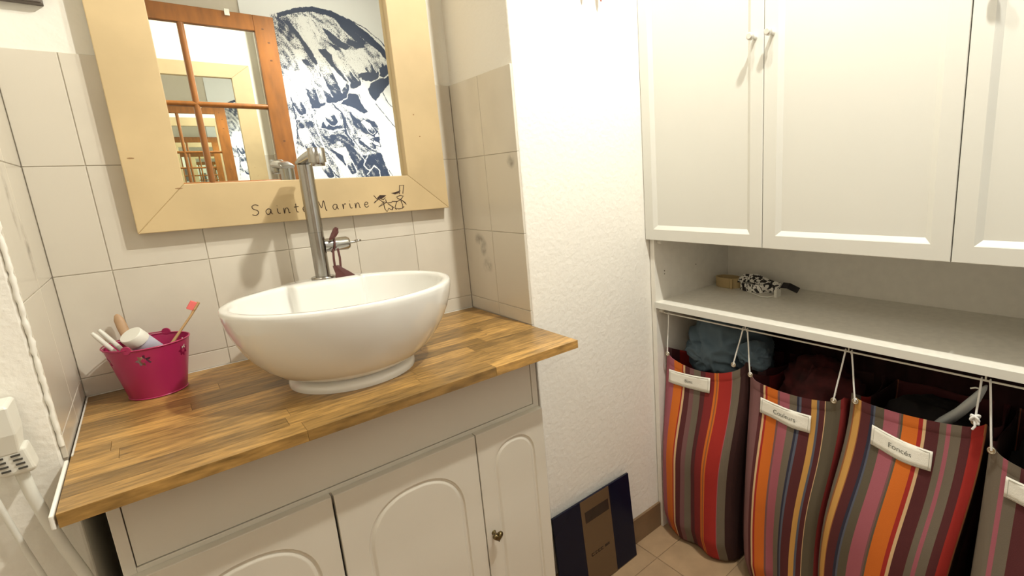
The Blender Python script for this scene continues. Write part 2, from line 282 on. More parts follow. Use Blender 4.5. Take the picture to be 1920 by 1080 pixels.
# ================================================================== GLAZED DOOR opened flat along the opposite wall
door = empty('door_1', (-.15, YO+.10, 0), kind='structure')
dx1, dx0, dyf, dyb = .722, -.172, -1.42, -1.455
ztop = 1.985; st_w = .078
MB().box(dx0, dyb, .01, dx0+st_w, dyf, ztop).build('door_stile', door_wood, door, .002)
MB().box(dx1-st_w, dyb, .01, dx1, dyf, ztop).build('door_stile', door_wood, door, .002)
MB().box(dx0+st_w, dyb, ztop-.066, dx1-st_w, dyf, ztop).build('door_rail', door_wood, door, .002)
MB().box(dx0+st_w, dyb, .01, dx1-st_w, dyf, .20).build('door_rail', door_wood, door, .002)
MB().box(dx0+st_w, dyb, .60, dx1-st_w, dyf, .70).build('door_rail', door_wood, door, .002)
MB().box(dx0+st_w, dyb+.008, .20, dx1-st_w, dyf-.01, .60).build('door_panel', door_wood, door, .002)
mx = [.139, .390]; mz = [1.600, 1.268, .935]
for x in mx: MB().tube([(x, dyf-.010, .70), (x, dyf-.010, ztop-.066)], .0115, 12).build('glazing_bar', door_wood, door)
for z in mz: MB().tube([(dx0+st_w, dyf-.009, z), (dx1-st_w, dyf-.009, z)], .0105, 12).build('glazing_bar', door_wood, door)
cx_ = [dx0+st_w]+mx+[dx1-st_w]; cz_ = [.70]+mz[::-1]+[ztop-.066]
for a, b in zip(cx_[:-1], cx_[1:]):
    for c, d in zip(cz_[:-1], cz_[1:]): box('pane', mirror_m, a+.0005, dyf-.0205, c+.0005, b-.0005, dyf-.0165, d-.0005, door)
for (x, z) in ((.690, 1.875), (.688, 1.80), (.675, 1.93), (.684, 1.45)): MB().loft([circ((x, dyf-.001, z), .0055, 12, 'y', .0035), circ((x, dyf+.0006, z), .005, 12, 'y', .003)]).build('wood_knot', knot_m, door)
box('door_latch', white_pl, .545, dyf, 1.966, .563, dyf+.008, 1.992, door, .001)
MB().tube([(.69, dyf+.002, 1.02), (.69, dyf+.03, 1.02), (.60, dyf+.035, 1.02)], .008, 12).build('door_handle', chrome, door)

# ================================================================== PRINTED SHOWER PANEL (seen only in the mirror)
pn = empty('printed_shower_panel', (.96, YO, 0), 'white panel printed with a navy blue jellyfish, beside the wooden door', 'panel')
panel_white = M('panel_white', (.86, .89, .92), .35)
box('panel', panel_white, .62, YO+.001, .002, 1.262, YO+.009, 2.28, pn, .001)
nx, nz = 330, 460
X = np.linspace(.64, 1.255, nx); Z = np.linspace(1.16, 2.12, nz)
XX, ZZ = np.meshgrid(X, Z); D = np.zeros_like(XX)
wob = np.sin(XX*190+np.sin(ZZ*160)*1.5)*.0011+np.sin(ZZ*210+XX*90)*.0010
XW, ZW = XX+wob, ZZ+np.sin(XX*230)*.001
def inside(p):
    r = np.zeros(XX.shape, bool); n = len(p)
    for i in range(n):
        (xa, za), (xb, zb) = p[i], p[(i+1) % n]
        if za == zb: continue
        c = ((za > ZW) != (zb > ZW)) & (XW < (xb-xa)*(ZW-za)/(zb-za)+xa); r ^= c
    return r
def neard(p, wd):
    r = np.zeros(XX.shape, bool)
    for (xa, za), (xb, zb) in zip(p[:-1], p[1:]):
        dx, dz = xb-xa, zb-za; t = np.clip(((XW-xa)*dx+(ZW-za)*dz)/(dx*dx+dz*dz+1e-9), 0, 1)
        r |= ((XW-xa-t*dx)**2+(ZW-za-t*dz)**2) < (wd/2)**2
    return r
bell = None
def lobe(p, wd, de):
    """one U-shaped lobe of the bell: pale at its top, stippled darker towards its rounded end, white rim"""
    (xa, za), (xb, zb) = p; dx, dz = xb-xa, zb-za; L2 = dx*dx+dz*dz
    t = ((XW-xa)*dx+(ZW-za)*dz)/L2; tc = np.clip(t, 0, 1); d = np.sqrt((XW-xa-tc*dx)**2+(ZW-za-tc*dz)**2)
    side = ((XW-xa)*dz-(ZW-za)*dx)/math.sqrt(L2)/(wd/2); end = np.clip(t+d/(wd/2)*.25*(t > .7), 0, 1.3)
    r = (d < wd/2) & (t > -.05); dens = np.clip(.04+de*end**3+.30*np.clip(-side, 0, 1)**3+.22*np.clip(side, 0, 1)**4, 0, .88)
    D[r] = dens[r]; o_ = (np.abs(d-wd/2) < .0018) & (t > .35); D[o_] = 0
for kd, de, wd, p in JELLY:
    if kd == 'u': lobe(p, wd, de); continue
    q = inside(p) if kd == 'p' else neard(p, wd)
    D[q] = de
# radial streaks add hand-drawn texture inside the grey tones
st = .5+.5*np.sin((XX*.8+ZZ*.6)*260+4*np.sin(ZZ*22)+3*np.sin(XX*30)); mid = (D > .02) & (D < .9)
D[mid] = np.clip(D[mid]*(.8+.4*st[mid])+.06, 0, 1)
st2 = .5+.5*np.sin(XX*70+ZZ*45+3*np.sin(ZZ*40)+2*np.sin(XX*55)); D[mid] = np.clip(D[mid]*(.75+.5*st2[mid]), 0, 1)
K = np.array([.25, .5, .25]); D = np.apply_along_axis(lambda a: np.convolve(a, K, 'same'), 0, D); D = np.apply_along_axis(lambda a: np.convolve(a, K, 'same'), 1, D)
co = np.stack([XX, np.full_like(XX, YO+.0094), ZZ], -1).reshape(-1, 3)
idx = np.arange(nx*nz).reshape(nz, nx); q = np.stack([idx[:-1, :-1], idx[:-1, 1:], idx[1:, 1:], idx[1:, :-1]], -1).reshape(-1, 4)
keep = (D.ravel()[q].max(1) > .005); q = q[keep][:, ::-1]
me = bpy.data.meshes.new('jellyfish_print'); me.from_pydata(co.tolist(), [], q.tolist())
at = me.attributes.new('ink', 'FLOAT', 'POINT'); at.data.foreach_set('value', D.ravel().astype(np.float32))
jm = bpy.data.materials.new('jellyfish_ink'); jm.use_nodes = True; nt = jm.node_tree; L = nt.links.new; b = nt.nodes['Principled BSDF']
a = nt.nodes.new('ShaderNodeAttribute'); a.attribute_name = 'ink'; g = nt.nodes.new('ShaderNodeNewGeometry')
n = nt.nodes.new('ShaderNodeTexNoise'); n.inputs['Scale'].default_value = 420; n.inputs['Detail'].default_value = 3; L(g.outputs['Position'], n.inputs['Vector'])
s1 = nt.nodes.new('ShaderNodeMath'); s1.operation = 'MULTIPLY_ADD'; L(n.outputs[0], s1.inputs[0]); s1.inputs[1].default_value = 1.5; s1.inputs[2].default_value = -.62
s2 = nt.nodes.new('ShaderNodeMath'); s2.operation = 'ADD'; L(s1.outputs[0], s2.inputs[0]); L(a.outputs['Fac'], s2.inputs[1])
s3 = nt.nodes.new('ShaderNodeMapRange'); s3.inputs[1].default_value = .42; s3.inputs[2].default_value = .62; L(s2.outputs[0], s3.inputs[0])
mxn = nt.nodes.new('ShaderNodeMix'); mxn.data_type = 'RGBA'; mxn.inputs[6].default_value = (.86, .89, .92, 1); mxn.inputs[7].default_value = (.035, .055, .115, 1)
L(s3.outputs[0], mxn.inputs[0]); L(mxn.outputs[2], b.inputs['Base Color']); b.inputs['Roughness'].default_value = .35
me.materials.append(jm); jo = bpy.data.objects.new('jellyfish_print', me); COL.objects.link(jo); jo.parent = pn; jo.matrix_parent_inverse = Matrix.Translation(-pn.location)

# ================================================================== CEILING LAMPS
for i, (p, e) in enumerate(LAMPS):
    t = empty('ceiling_spotlight', (p[0], p[1], ZC), ['white ceiling spotlight nearer the wooden door', 'white ceiling spotlight nearer the basin'][i], 'lamp', 'ceiling spotlights')
    MB().loft([circ((p[0], p[1], ZC), .045), circ((p[0], p[1], ZC-.018), .045), circ((p[0], p[1], ZC-.02), .04)]).build('base', white_pl, t)
    MB().loft([circ((p[0], p[1], ZC-.02), .03), circ((p[0], p[1], p[2]+.035), .036), circ((p[0], p[1], p[2]+.02), .038)], cap1=False).build('head', white_pl, t)
    MB().loft([circ((p[0], p[1], p[2]+.028), .034), circ((p[0], p[1], p[2]+.022), .034)]).build('bulb', lamp_m, t)
    ld = bpy.data.lights.new('room_light', 'SPOT'); ld.spot_size = math.radians(150); ld.spot_blend = .35; ld.energy = e; ld.color = LAMP_COLOUR; ld.shadow_soft_size = .022
    lo = bpy.data.objects.new('room_light', ld); COL.objects.link(lo); lo.location = p; lo.rotation_euler = (Vector((.70, -.35, 1.0))-Vector(p)).to_track_quat('-Z', 'Y').to_euler(); lo.parent = t; lo.matrix_parent_inverse = Matrix.Translation(-t.location)

door.rotation_euler = (0, 0, math.radians(1.1))

t = empty('added_fill_panel', (PANEL[0][0], PANEL[0][1], ZC), 'added square fill light panel at the ceiling over the left side of the room', 'lamp')  # invented fill panel, added to brighten the cupboard fronts and shelf
pp, ph, pe = PANEL
box('fill_panel_frame', white_pl, pp[0]-ph/2-.02, pp[1]-ph/2-.02, pp[2]+.004, pp[0]+ph/2+.02, pp[1]+ph/2+.02, ZC, t, .002)
box('fill_diffuser', fill_soft, pp[0]-ph/2, pp[1]-ph/2, pp[2]+.002, pp[0]+ph/2, pp[1]+ph/2, pp[2]+.0039, t)
ld = bpy.data.lights.new('room_light', 'AREA'); ld.shape = 'SQUARE'; ld.size = ph; ld.energy = pe; ld.color = LAMP_COLOUR
lo = bpy.data.objects.new('room_light', ld); COL.objects.link(lo); lo.location = pp; lo.parent = t; lo.matrix_parent_inverse = Matrix.Translation(-t.location)
# ================================================================== VANITY CABINET
vc = empty('vanity_cabinet', (.383, -.24, 0), 'white painted vanity cabinet with arched doors under the oak worktop', 'cabinet')
vx0, vx1, vyf, vzt = .0305, .7708, -.402, H-.0195
box('side_panel', vanity_paint, vx0, vyf+.018, .0, vx0+.016, -.01, vzt, vc)
box('side_panel', vanity_paint, vx1-.016, vyf+.018, .0, vx1, -.01, vzt, vc)
box('back_panel', vanity_paint, vx0+.016, -.016, .06, vx1-.016, -.010, vzt, vc)
box('bottom_panel', vanity_paint, vx0+.016, vyf+.018, .06, vx1-.016, -.016, .078, vc)
fr = MB(); fr.box(vx0, vyf, 0, .0450, vyf+.018, vzt); fr.box(.7560, vyf, 0, vx1, vyf+.018, vzt); fr.box(.0450, vyf, .650, .7560, vyf+.018, .6800); fr.box(.0450, vyf, .0, .7560, vyf+.018, .06)
fr.build('face_frame', vanity_paint, vc, .0008)
box('drawer_front', vanity_paint, .0460, vyf+.0012, .6812, .7550, vyf+.016, vzt-.0006, vc, .0012)
def arch(cx, hw, zs, ry, zb, n=24):
    """closed arch outline in (x, z): up the left side, over, down"""
    p = [(cx-hw, zb)]
    for i in range(n+1):
        a = PI-PI*i/n; ex = 2/2.3
        p.append((cx+hw*math.copysign(abs(math.cos(a))**ex, math.cos(a)), zs+ry*abs(math.sin(a))**ex))
    p.append((cx+hw, zb)); return p
def arch_door(x0, x1, z0, z1, cx, hw, zpk, ry, knob=None):
    yf, yb = -.420, -.4025
    A = arch(cx, hw, zpk-ry, ry, z0+.07); n = len(A)
    def rectmatch():
        out = []
        for (x, z) in A:
            dx, dz = x-cx, z-(zpk-ry)
            if z <= z0+.071: out.append((x0 if x < cx else x1, z0)); continue
            if dz < .0: out.append((x0 if dx < 0 else x1, z)); continue
            t = math.atan2(dz, abs(dx)); tc = math.atan2(z1-(zpk-ry), (x1-cx) if dx >= 0 else cx-x0)
            if t < tc: out.append((x0 if dx < 0 else x1, zpk-ry+math.tan(t)*((x1-cx) if dx >= 0 else cx-x0)))
            else: out.append((cx+(dx/(dz+1e-9))*(z1-(zpk-ry)), z1))
        return out
    R = rectmatch()
    # snap nearest points to the true top corners
    for cxn in (x0, x1):
        k = min(range(n), key=lambda i: (R[i][0]-cxn)**2+(R[i][1]-z1)**2); R[k] = (cxn, z1)
    def inset(P, d):
        c = (cx, zpk-ry); o = []
        for (x, z) in P:
            if z <= z0+.071: o.append((x+(d if x < cx else -d), z+d)); continue
            vx, vz = x-c[0], max(z-c[1], 0); l = math.hypot(vx, vz) or 1; o.append((x-vx/l*d, z-vz/l*d))
        return o
    b = lambda P, y: [(x, y, z) for x, z in P]
    mb = MB()
    mb.loft([b(R, yb), b(R, yf+.001), b(inset(R, .0) if 0 else [(x+(.001 if x <= x0+1e-6 else -.001 if x >= x1-1e-6 else 0), z-(.001 if z >= z1-1e-6 else 0)+(.001 if z <= z0+1e-6 else 0)) for x, z in R], yf), b(A, yf), b(inset(A, .0025), yf+.0035), b(inset(A, .006), yf+.0035), b(inset(A, .0105), yf+.0008), b(inset(A, .012), yf+.0004)], smooth=False)
    d = mb.build('door', vanity_paint, vc)
    if knob:
        kx, kz = knob
        k = MB(); k.tube([(kx, yf+.002, kz), (kx, yf-.004, kz), (kx, yf-.016, kz)], [.007, .0035, .0035], 12)
        hp = []
        for i in range(28):
            t = 2*PI*i/28; hp.append((16*math.sin(t)**3/16*.0125, (13*math.cos(t)-5*math.cos(2*t)-2*math.cos(3*t)-math.cos(4*t))/16*.0125))
        lo = []
        for s_, y in ((.72, yf-.014), (1, yf-.017), (1.0, yf-.021), (.8, yf-.0245), (.45, yf-.026)): lo.append([(kx+x*s_, y, kz+z*s_) for x, z in hp])
        k.loft(lo); k.build('knob', brass, d, label='small heart-shaped aged brass knob')
arch_door(.0305, .3025, .03, .672, .168, .1005, .626, .105)
arch_door(.3066, .5880, .03, .672, .449, .1005, .624, .105)
arch_door(.5905, .7675, .03, .672, .682, .0555, .6315, .062, (.608, .4215))

# ================================================================== OAK WORKTOP of glued staves
wt = empty('oak_worktop', (W/2, -D2/2, H-.0185), 'oiled oak worktop of glued staves carrying the white basin', 'worktop')
nrow = 12; dy = D2/nrow; random.seed(11)
for r in range(nrow):
    y0 = -D2+r*dy; x = -random.uniform(.02, .3)
    while x < W:
        ln = random.choice((.16, .22, .28, .34, .42)); a, b_ = max(x, .0015), min(x+ln, W-.0012)
        if b_-a > .004: box('stave', oak, a+.00015, y0+.00015, H-.0185, b_-.00015, min(y0+dy, -.001)-.00015, H, wt, .0003)
        x += ln
# sealant bead round the back of the worktop
mb = MB(); mb.tube([(.003, -D1+.003, H+.001), (.003, -.003, H+.001)], .0014, 6); mb.tube([(.003, -.003, H+.001), (W-.003, -.003, H+.0006)], .0012, 6)
mb.build('sealant_bead', white_pl, wt)
box('edge_strip', plaster, -.0050, -D2+.001, H-.0195, -.0005, -D1-.0045, H-.0004, wt, .0015, label='pale plaster strip along the left edge')

# ================================================================== BASIN
bs = empty('vessel_basin', (.41, -.278, H), 'white oval ceramic vessel basin standing on the oak worktop', 'basin')
N = 240
def rim(s=1, bump=1, inn=0):
    o = []
    for i in range(N):
        a = 2*PI*i/N; c, sn = math.cos(a), math.sin(a); x = .414+(.206-inn)*c*s; y = -.285+(.183-inn)*sn*s
        if sn > 0: y += .034*bump*math.exp(-((x-.42)/.085)**4)
        o.append((x, y))
    return o
def foot(r): return [(.41+r*math.cos(2*PI*i/N), -.278+r*math.sin(2*PI*i/N)) for i in range(N)]
def mix(A, B, t): return [(a[0]*(1-t)+b[0]*t, a[1]*(1-t)+b[1]*t) for a, b in zip(A, B)]
def zz(P, z): return [(x, y, z) for x, y in P]
F0 = foot(.112)
prof = [(.866, .03), (.870, .12), (.880, .30), (.895, .47), (.915, .635), (.937, .775), (.961, .885), (.983, .955), (1.000, .99), (1.009, 1.0)]
loops = [zz(foot(.104), .862)]
for z, k in prof: loops.append(zz(mix(F0, rim(1, max(0, (z-.935)/.07)), k), z))
loops += [zz(rim(.995, 1), 1.0145), zz(rim(.985, 1), 1.0165)]
def opening(s, flat, z):
    o = []
    for i in range(N):
        a = 2*PI*i/N; c, sn = math.cos(a), math.sin(a); x = .414+.189*c*s; y = -.285+.166*sn*s
        if flat is not None and sn > 0:
            k = 1-smooth01((abs(x-.416)-.064)/.014); y = y*(1-k)+min(y, flat)*k
        o.append((x, y, z))
    return o
fl = -.158
loops += [opening(1.02, fl+.002, 1.0165), opening(1.0, fl, 1.014), opening(.99, fl-.002, 1.008), opening(.965, fl-.004, .984), opening(.92, fl-.007, .950), opening(.84, fl-.012, .920), opening(.72, fl-.025, .898), opening(.5, None, .880), opening(.25, None, .872), opening(.1, None, .8705)]
MB().loft(loops).build('bowl', ceramic, bs)
MB().loft([zz(foot(.117), H+.0002), zz(foot(.1175), H+.006), zz(foot(.116), .854), zz(foot(.110), .860), zz(foot(.102), .863)]).build('foot', ceramic, bs)
MB().loft([circ((.414, -.285, .8715), .026), circ((.414, -.285, .8745), .026), circ((.414, -.285, .876), .018)]).build('drain', chrome, bs)

# ================================================================== TAP
fx, fy = .4205, -.0965; fz = 1.0166
fa = empty('basin_tap', (fx, fy, fz), 'tall chrome mixer tap standing on the rear ledge of the basin', 'tap')
MB().loft([circ((fx, fy, fz), .0245, 48), circ((fx, fy, fz+.0035), .0245, 48), circ((fx, fy, fz+.005), .0225, 48)]).build('base_flange', chrome, fa)
MB().loft([circ((fx, fy, fz+.0045), .0152, 40), circ((fx, fy, fz+.105), .0152, 40)]).build('lower_body', chrome, fa)
zt = 1.270
MB().loft([circ((fx, fy, fz+.1055), .0150, 40), circ((fx, fy, zt), .0150, 40)]).build('upper_body', chrome, fa)
# spout: a flat arm rising from the body and ending in a round outlet
def sec(y, z, w, h):
    o = []
    for i in range(24):
        a = 2*PI*i/24; e = 2/3.2; o.append((fx+w*math.copysign(abs(math.cos(a))**e, math.cos(a)), y, z+h*math.copysign(abs(math.sin(a))**e, math.sin(a))))
    return o
MB().loft([sec(fy+.0150, zt+.0035, .0142, .0035), sec(fy+.012, zt+.005, .0150, .005), sec(fy-.02, zt+.0095, .0150, .0085), sec(fy-.07, zt+.014, .0150, .0095), sec(fy-.110, zt+.016, .0150, .0100)]).build('spout', chrome, fa)
ny = fy-.110
MB().loft([circ((fx, ny, zt+.0275), .0145, 32), circ((fx, ny, zt+.0265), .0158, 32), circ((fx, ny, zt-.001), .0158, 32)]).build('nozzle', chrome, fa)
MB().loft([circ((fx, ny, zt-.001), .0130, 32), circ((fx, ny, zt-.008), .0130, 32), circ((fx, ny, zt-.008), .009, 32), circ((fx, ny, zt-.004), .009, 32)]).build('aerator', chrome, fa)
hz = 1.090
MB().loft([circ((fx+.012, fy, hz), .0150, 32, 'x'), circ((fx+.060, fy, hz), .0152, 32, 'x'), circ((fx+.065, fy, hz), .0125, 32, 'x')]).build('handle', chrome, fa)
MB().tube([(fx+.062, fy, hz), (fx+.080, fy, hz+.001), (fx+.086, fy, hz+.003)], [.0028, .0026, .0026], 10).build('lever', chrome, fa)
MB().tube([(fx+.085+.006*math.sin(a), fy+.0045*math.cos(a*1), hz+.003) for a in np.linspace(0, 2*PI, 14)], .0020, 8).build('lever_ring', chrome, fa)
# leather charm
lt = empty('leather_charm', (fx+.040, fy, hz), 'dark red leather charm tied round the tap handle', 'charm')
lx = fx+.030
MB().tube([(lx+.003*math.sin(a), fy+.0165*math.cos(a), hz+.0165*math.sin(a)) for a in np.linspace(0, 2*PI, 24)], .0022, 8).build('loop', leather, lt)
def leaf(P, wid, t=.0016):
    mb = MB(); lo = []
    n = len(P)
    for i, p in enumerate(P):
        wd = wid[i]; lo.append([(p[0]-wd, p[1]-t, p[2]), (p[0], p[1]-2*t, p[2]), (p[0]+wd, p[1]-t, p[2]), (p[0]+wd, p[1]+t, p[2]), (p[0]-wd, p[1]+t, p[2])])
    return mb.loft(lo, smooth=False)
leaf([(lx-.008, fy-.017, hz+.012), (lx-.002, fy-.018, hz+.018), (lx+.004, fy-.017, hz+.027), (lx+.0075, fy-.016, hz+.037), (lx+.008, fy-.0155, hz+.040)], [.002, .0065, .0075, .005, .001]).build('upper_leaf', leather, lt)
for k, (a, b_) in enumerate(((-.012, -.014), (.004, .002))): MB().ribbon([(lx+a*.6, fy-.018, hz-.008), (lx+a*.8, fy-.020, hz-.03), (lx+b_*.7, fy-.020, hz-.060)], .0045, .0015, (1, 0, .0)).build('strap', leather, lt)
leaf([(lx-.006, fy-.021, hz-.046), (lx-.001, fy-.022, hz-.054), (lx+.006, fy-.023, hz-.064), (lx+.010, fy-.024, hz-.0735)], [.006, .010, .015, .021]).build('lower_leaf', leather, lt)

# ================================================================== MIRROR
mr = empty('framed_mirror', (.452, 0, 1.57), 'rectangular mirror in a wide pale pine frame above the basin', 'mirror')
X0, X1, Z0, Z1, T = .129, .7755, 1.148, 2.055, .0855; yf_, yb_ = -.030, -.001; Tb = .0925
def member(P, name):
    return MB().loft([[(x, yb_, z) for x, z in P], [(x, yf_, z) for x, z in P]], smooth=False).build(name, pine, mr, .0015)
member([(X0, Z0), (X1, Z0), (X1-T*1.22, Z0+Tb), (X0+T, Z0+Tb)], 'bottom_rail'); member([(X0, Z1), (X0+T, Z1-T), (X1-T*1.22, Z1-T), (X1, Z1)], 'top_rail')
member([(X0, Z0), (X0+T, Z0+Tb), (X0+T, Z1-T), (X0, Z1)], 'left_stile'); member([(X1, Z0), (X1, Z1), (X1-T*1.22, Z1-T), (X1-T*1.22, Z0+Tb)], 'right_stile')
box('mirror_glass', mirror_m, X0+T-.008, -.0075, Z0+Tb-.008, X1-T*1.22+.008, -.004, Z1-T+.008, mr)
def stroke(mb, pts, rad=.0011, y=yf_-.0001):
    mb.tube([(x, y, z) for x, z in pts], rad, 6, flat=1)
def curve(pts, n=6):
    o = []
    P = [pts[0]]+pts+[pts[-1]]
    for i in range(1, len(P)-2):
        for k in range(n):
            t = k/n; a, b, c, d = P[i-1], P[i], P[i+1], P[i+2]
            o.append(tuple(.5*((2*b[j])+(-a[j]+c[j])*t+(2*a[j]-5*b[j]+4*c[j]-d[j])*t*t+(-a[j]+3*b[j]-3*c[j]+d[j])*t**3) for j in (0, 1)))
    o.append(pts[-1]); return o
# handwritten letters, unit = x-height 1
GL = {'S': (1.15, [[(1, 1.65), (.6, 1.85), (.15, 1.6), (.25, 1.15), (.75, .85), (.85, .4), (.45, .05), (0, .2)]]),
 'a': (1.0, [[(.75, .9), (.4, 1), (.08, .6), (.2, .1), (.5, .1), (.75, .6), (.78, .9), (.78, .3), (.95, .05)]]),
 'i': (.5, [[(.1, .95), (.12, .3), (.3, .05), (.45, .15)], [(.12, 1.4), (.16, 1.45)]]),
 'n': (1.0, [[(.1, .95), (.12, 0), (.3, .75), (.6, .95), (.75, .6), (.78, .1), (.95, .1)]]),
 't': (.7, [[(.35, 1.6), (.3, .6), (.4, .1), (.6, .08)], [(.0, 1.0), (.7, 1.05)]]),
 'e': (.85, [[(.1, .5), (.6, .6), (.65, .9), (.35, 1), (.1, .6), (.2, .1), (.5, .02), (.8, .25)]]),
 'M': (1.6, [[(.1, 0), (.3, 1.8), (.7, .5), (1.15, 1.8), (1.35, .1), (1.5, .05)]]),
 'r': (.7, [[(.1, .95), (.15, 0), (.25, .7), (.5, .98), (.65, .85)]]), ' ': (.55, [])}
let = MB(); x = .3185; u = .0130
for ch in 'Sainte Marine':
    ad, ss = GL[ch]
    for s_ in ss: stroke(let, curve([(x+px*u*1.06, 1.1665+pz*u*.98) for px, pz in s_]), .00085)
    x += (ad+.16)*u*1.46*.86*(1.155 if ch != ' ' else 1)
LETTER_END = x
let.build('lettering', ink_m, mr, label='burnt black handwriting reading Sainte Marine')
fg = MB()
def P2(l): return [(.5765+a*.0805, 1.158+b*.058) for a, b in l]
for l in ([(.02, .62), (.12, .42), (.02, .35)], [(.0, .30), (.20, .52)], [(.12, .50), (.28, .30), (.12, .12), (.34, .26)], [(.28, .34), (.30, .02), (.36, -.12), (.42, .03), (.52, -.06), (.54, .08)], [(.30, .32), (.42, .26), (.55, .28)],
          [(.42, .22), (.58, .05), (.52, -.06)], [(.55, .32), (.72, .30), (.84, .36), (.98, .22)], [(.70, .30), (.62, .02), (.74, -.04), (.86, -.02), (.88, .12), (.84, .32)], [(.62, .02), (.66, -.06)], [(.86, .0), (.92, .05)],
          [(.84, .38), (.94, .52), (.84, .56), (.72, .50), (.76, .40)], [(.82, .62), (.86, 1.0), (1.0, 1.0), (.93, .62)], [(.74, .44), (.84, .36), (.90, .46)], [(.88, .34), (1.0, .14)], [(.36, .42), (.38, .30)], [(.16, .5), (.3, .42), (.36, .5)]):
    stroke(fg, P2(l), .0010)
for l in ([(.10, .50), (.20, .62), (.40, .60), (.32, .52), (.22, .46)], [(.56, .68), (.72, .72), (.88, .78), (.80, .66), (.68, .62)]):
    q = P2(l); fg.loft([[(x_, yf_+.0005, z_) for x_, z_ in q], [(x_, yf_-.0006, z_) for x_, z_ in q]], smooth=False)
fg.build('engraved_figures', ink_m, mr, label='burnt line drawing of two small dancing figures')
pkn = M('pine_knot', (.30, .17, .07), .6)
for (x_, z_, a, b_) in ((.205, 1.232, .007, .0012), (.144, 1.292, .006, .0016), (.716, 1.34, .0022, .002), (.706, 1.395, .002, .0018)): MB().loft([circ((x_, yf_+.001, z_), a, 10, 'y', b_), circ((x_, yf_-.0003, z_), a*.9, 10, 'y', b_*.8)]).build('wood_knot', pkn, mr)

# ================================================================== GREY PICTURE high on the left
gp = empty('grey_picture', (.03, 0, 1.66), 'dark weathered grey board high on the wall left of the mirror', 'picture')
box('board', grey_m, -.004, -.014, 1.556, .0785, .0035, 1.80, gp, .001)
box('edge_strip', grey_m, -.004, -.0175, 1.5575, .077, -.0142, 1.572, gp, .001)

# ================================================================== RED WALL HANGING (only its tips show)
rh = empty('wall_hanging', (1.07, -D1, 1.70), 'red brown wooden hanger with pointed drops, high on the rough white wall', 'ornament')
box('bar', red_or, .985, -D1-.016, 1.725, 1.135, -D1-.0005, 1.745, rh, .003)
for x_ in (1.005, 1.060, 1.112):
    z0 = {1.005: 1.668, 1.060: 1.664, 1.112: 1.6565}[x_]
    MB().loft([circ((x_, -D1-.020, 1.725), .006, 14), circ((x_, -D1-.021, 1.70), .0075, 14), circ((x_, -D1-.022, z0+.015), .0055, 14), circ((x_, -D1-.022, z0), .0012, 14)]).build('drop', red_or, rh)

# ================================================================== PLUG AND CABLE on the left wall
pg = empty('plug_and_cable', (-.05, -D1, .90), 'white plug with ribbed strain relief and cable hanging at the left edge', 'plug')
def lf(c, hx, hy, ang=0):
    o = []
    for (a, b_) in ((-1, -1), (1, -1), (1, 1), (-1, 1)): o.append((c[0]+a*hx, c[1]+b_*hy, c[2]))
    return o
MB().loft([lf((-.062, -.345, .936), .024, .024), lf((-.062, -.345, .932), .026, .026), lf((-.0585, -.345, .895), .023, .024), lf((-.052, -.345, .866), .014, .017)], smooth=False).build('plug_body', white_pl, pg, .003)
MB().loft([lf((-.0515, -.345, .872), .0185, .017), lf((-.046, -.345, .838), .0175, .015), lf((-.045, -.345, .834), .012, .011)], smooth=False).build('strain_relief', white_pl, pg, .003)
for i in range(4):
    for sx in (-1, 1):
        z = .864-i*.0065; c = -.0505+i*.0011+sx*.0075
        box('relief_slot', slot_shade_m, c-.0042, -.3632+i*.0004, z-.0012, c+.0042, -.3585, z+.0012, pg)  # dark bars paint in the shade of the slots
cp = [(-.0455, -.345, .838), (-.0425, -.345, .80), (-.036, -.344, .75), (-.028, -.342, .70), (-.018, -.340, .65), (-.008, -.338, .58), (-.004, -.336, .45), (-.01, -.335, .2), (-.02, -.335, .012)]
cp2 = [tuple(v) for v in cp]
MB().tube(cp2, .0068, 14).build('cable', white_pl, pg)
MB().tube([(-.0765, -.35, .86), (-.072, -.349, .80), (-.062, -.347, .72), (-.050, -.345, .64), (-.045, -.344, .50), (-.045, -.340, .10)], .0035, 10).build('thin_cable', white_pl, pg)

pg.location += Vector((.004, 0, .021))

# ================================================================== PINK BUCKET AND ITS CONTENTS
bc = Vector((.107, -.079, H)); hB = .1; r0, r1 = .0435, .0625
bk = empty('pink_bucket', bc, 'small pink metal bucket with flower cut-outs holding toothbrushes', 'bucket')
na, nz_ = 216, 72; vs, fs = [], []
def bpt(i, j):
    a = 2*PI*i/na; t = j/nz_; r = r0+(r1-r0)*t; return (bc.x+r*math.cos(a), bc.y+r*math.sin(a), H+.0015+hB*t)
for j in range(nz_+1):
    for i in range(na): vs.append(bpt(i, j))
FL = [(-100, .78), (-35, .78), (30, .78), (95, .78), (160, .78), (-165, .78)]
def hole(i, j):
    a = 360*(i+.5)/na; z = (j+.5)/nz_*hB
    for fa_, fzt in FL:
        da = ((a-fa_+180) % 360)-180; u = math.radians(da)*.059; v = z-fzt*hB
        rr_ = math.hypot(u, v); th = math.atan2(v, u)
        if .0032 < rr_ < .0112:
            k = (th/(2*PI)*7) % 1
            if abs(k-.5)*2*PI/7*rr_ < .0028*math.sin(PI*min(1, (rr_-.0028)/.0086))**.6: return True
    return False
for j in range(nz_):
    for i in range(na):
        if not hole(i, j): fs.append((j*na+i, j*na+(i+1) % na, (j+1)*na+(i+1) % na, (j+1)*na+i))
mb = MB(); mb.add(vs, fs, True); o = len(mb.v); mb.f.append(tuple(range(na))[::-1]); mb.sm.append(False)
MBo = mb.build('bucket_wall', pink_m, bk, fix=True)
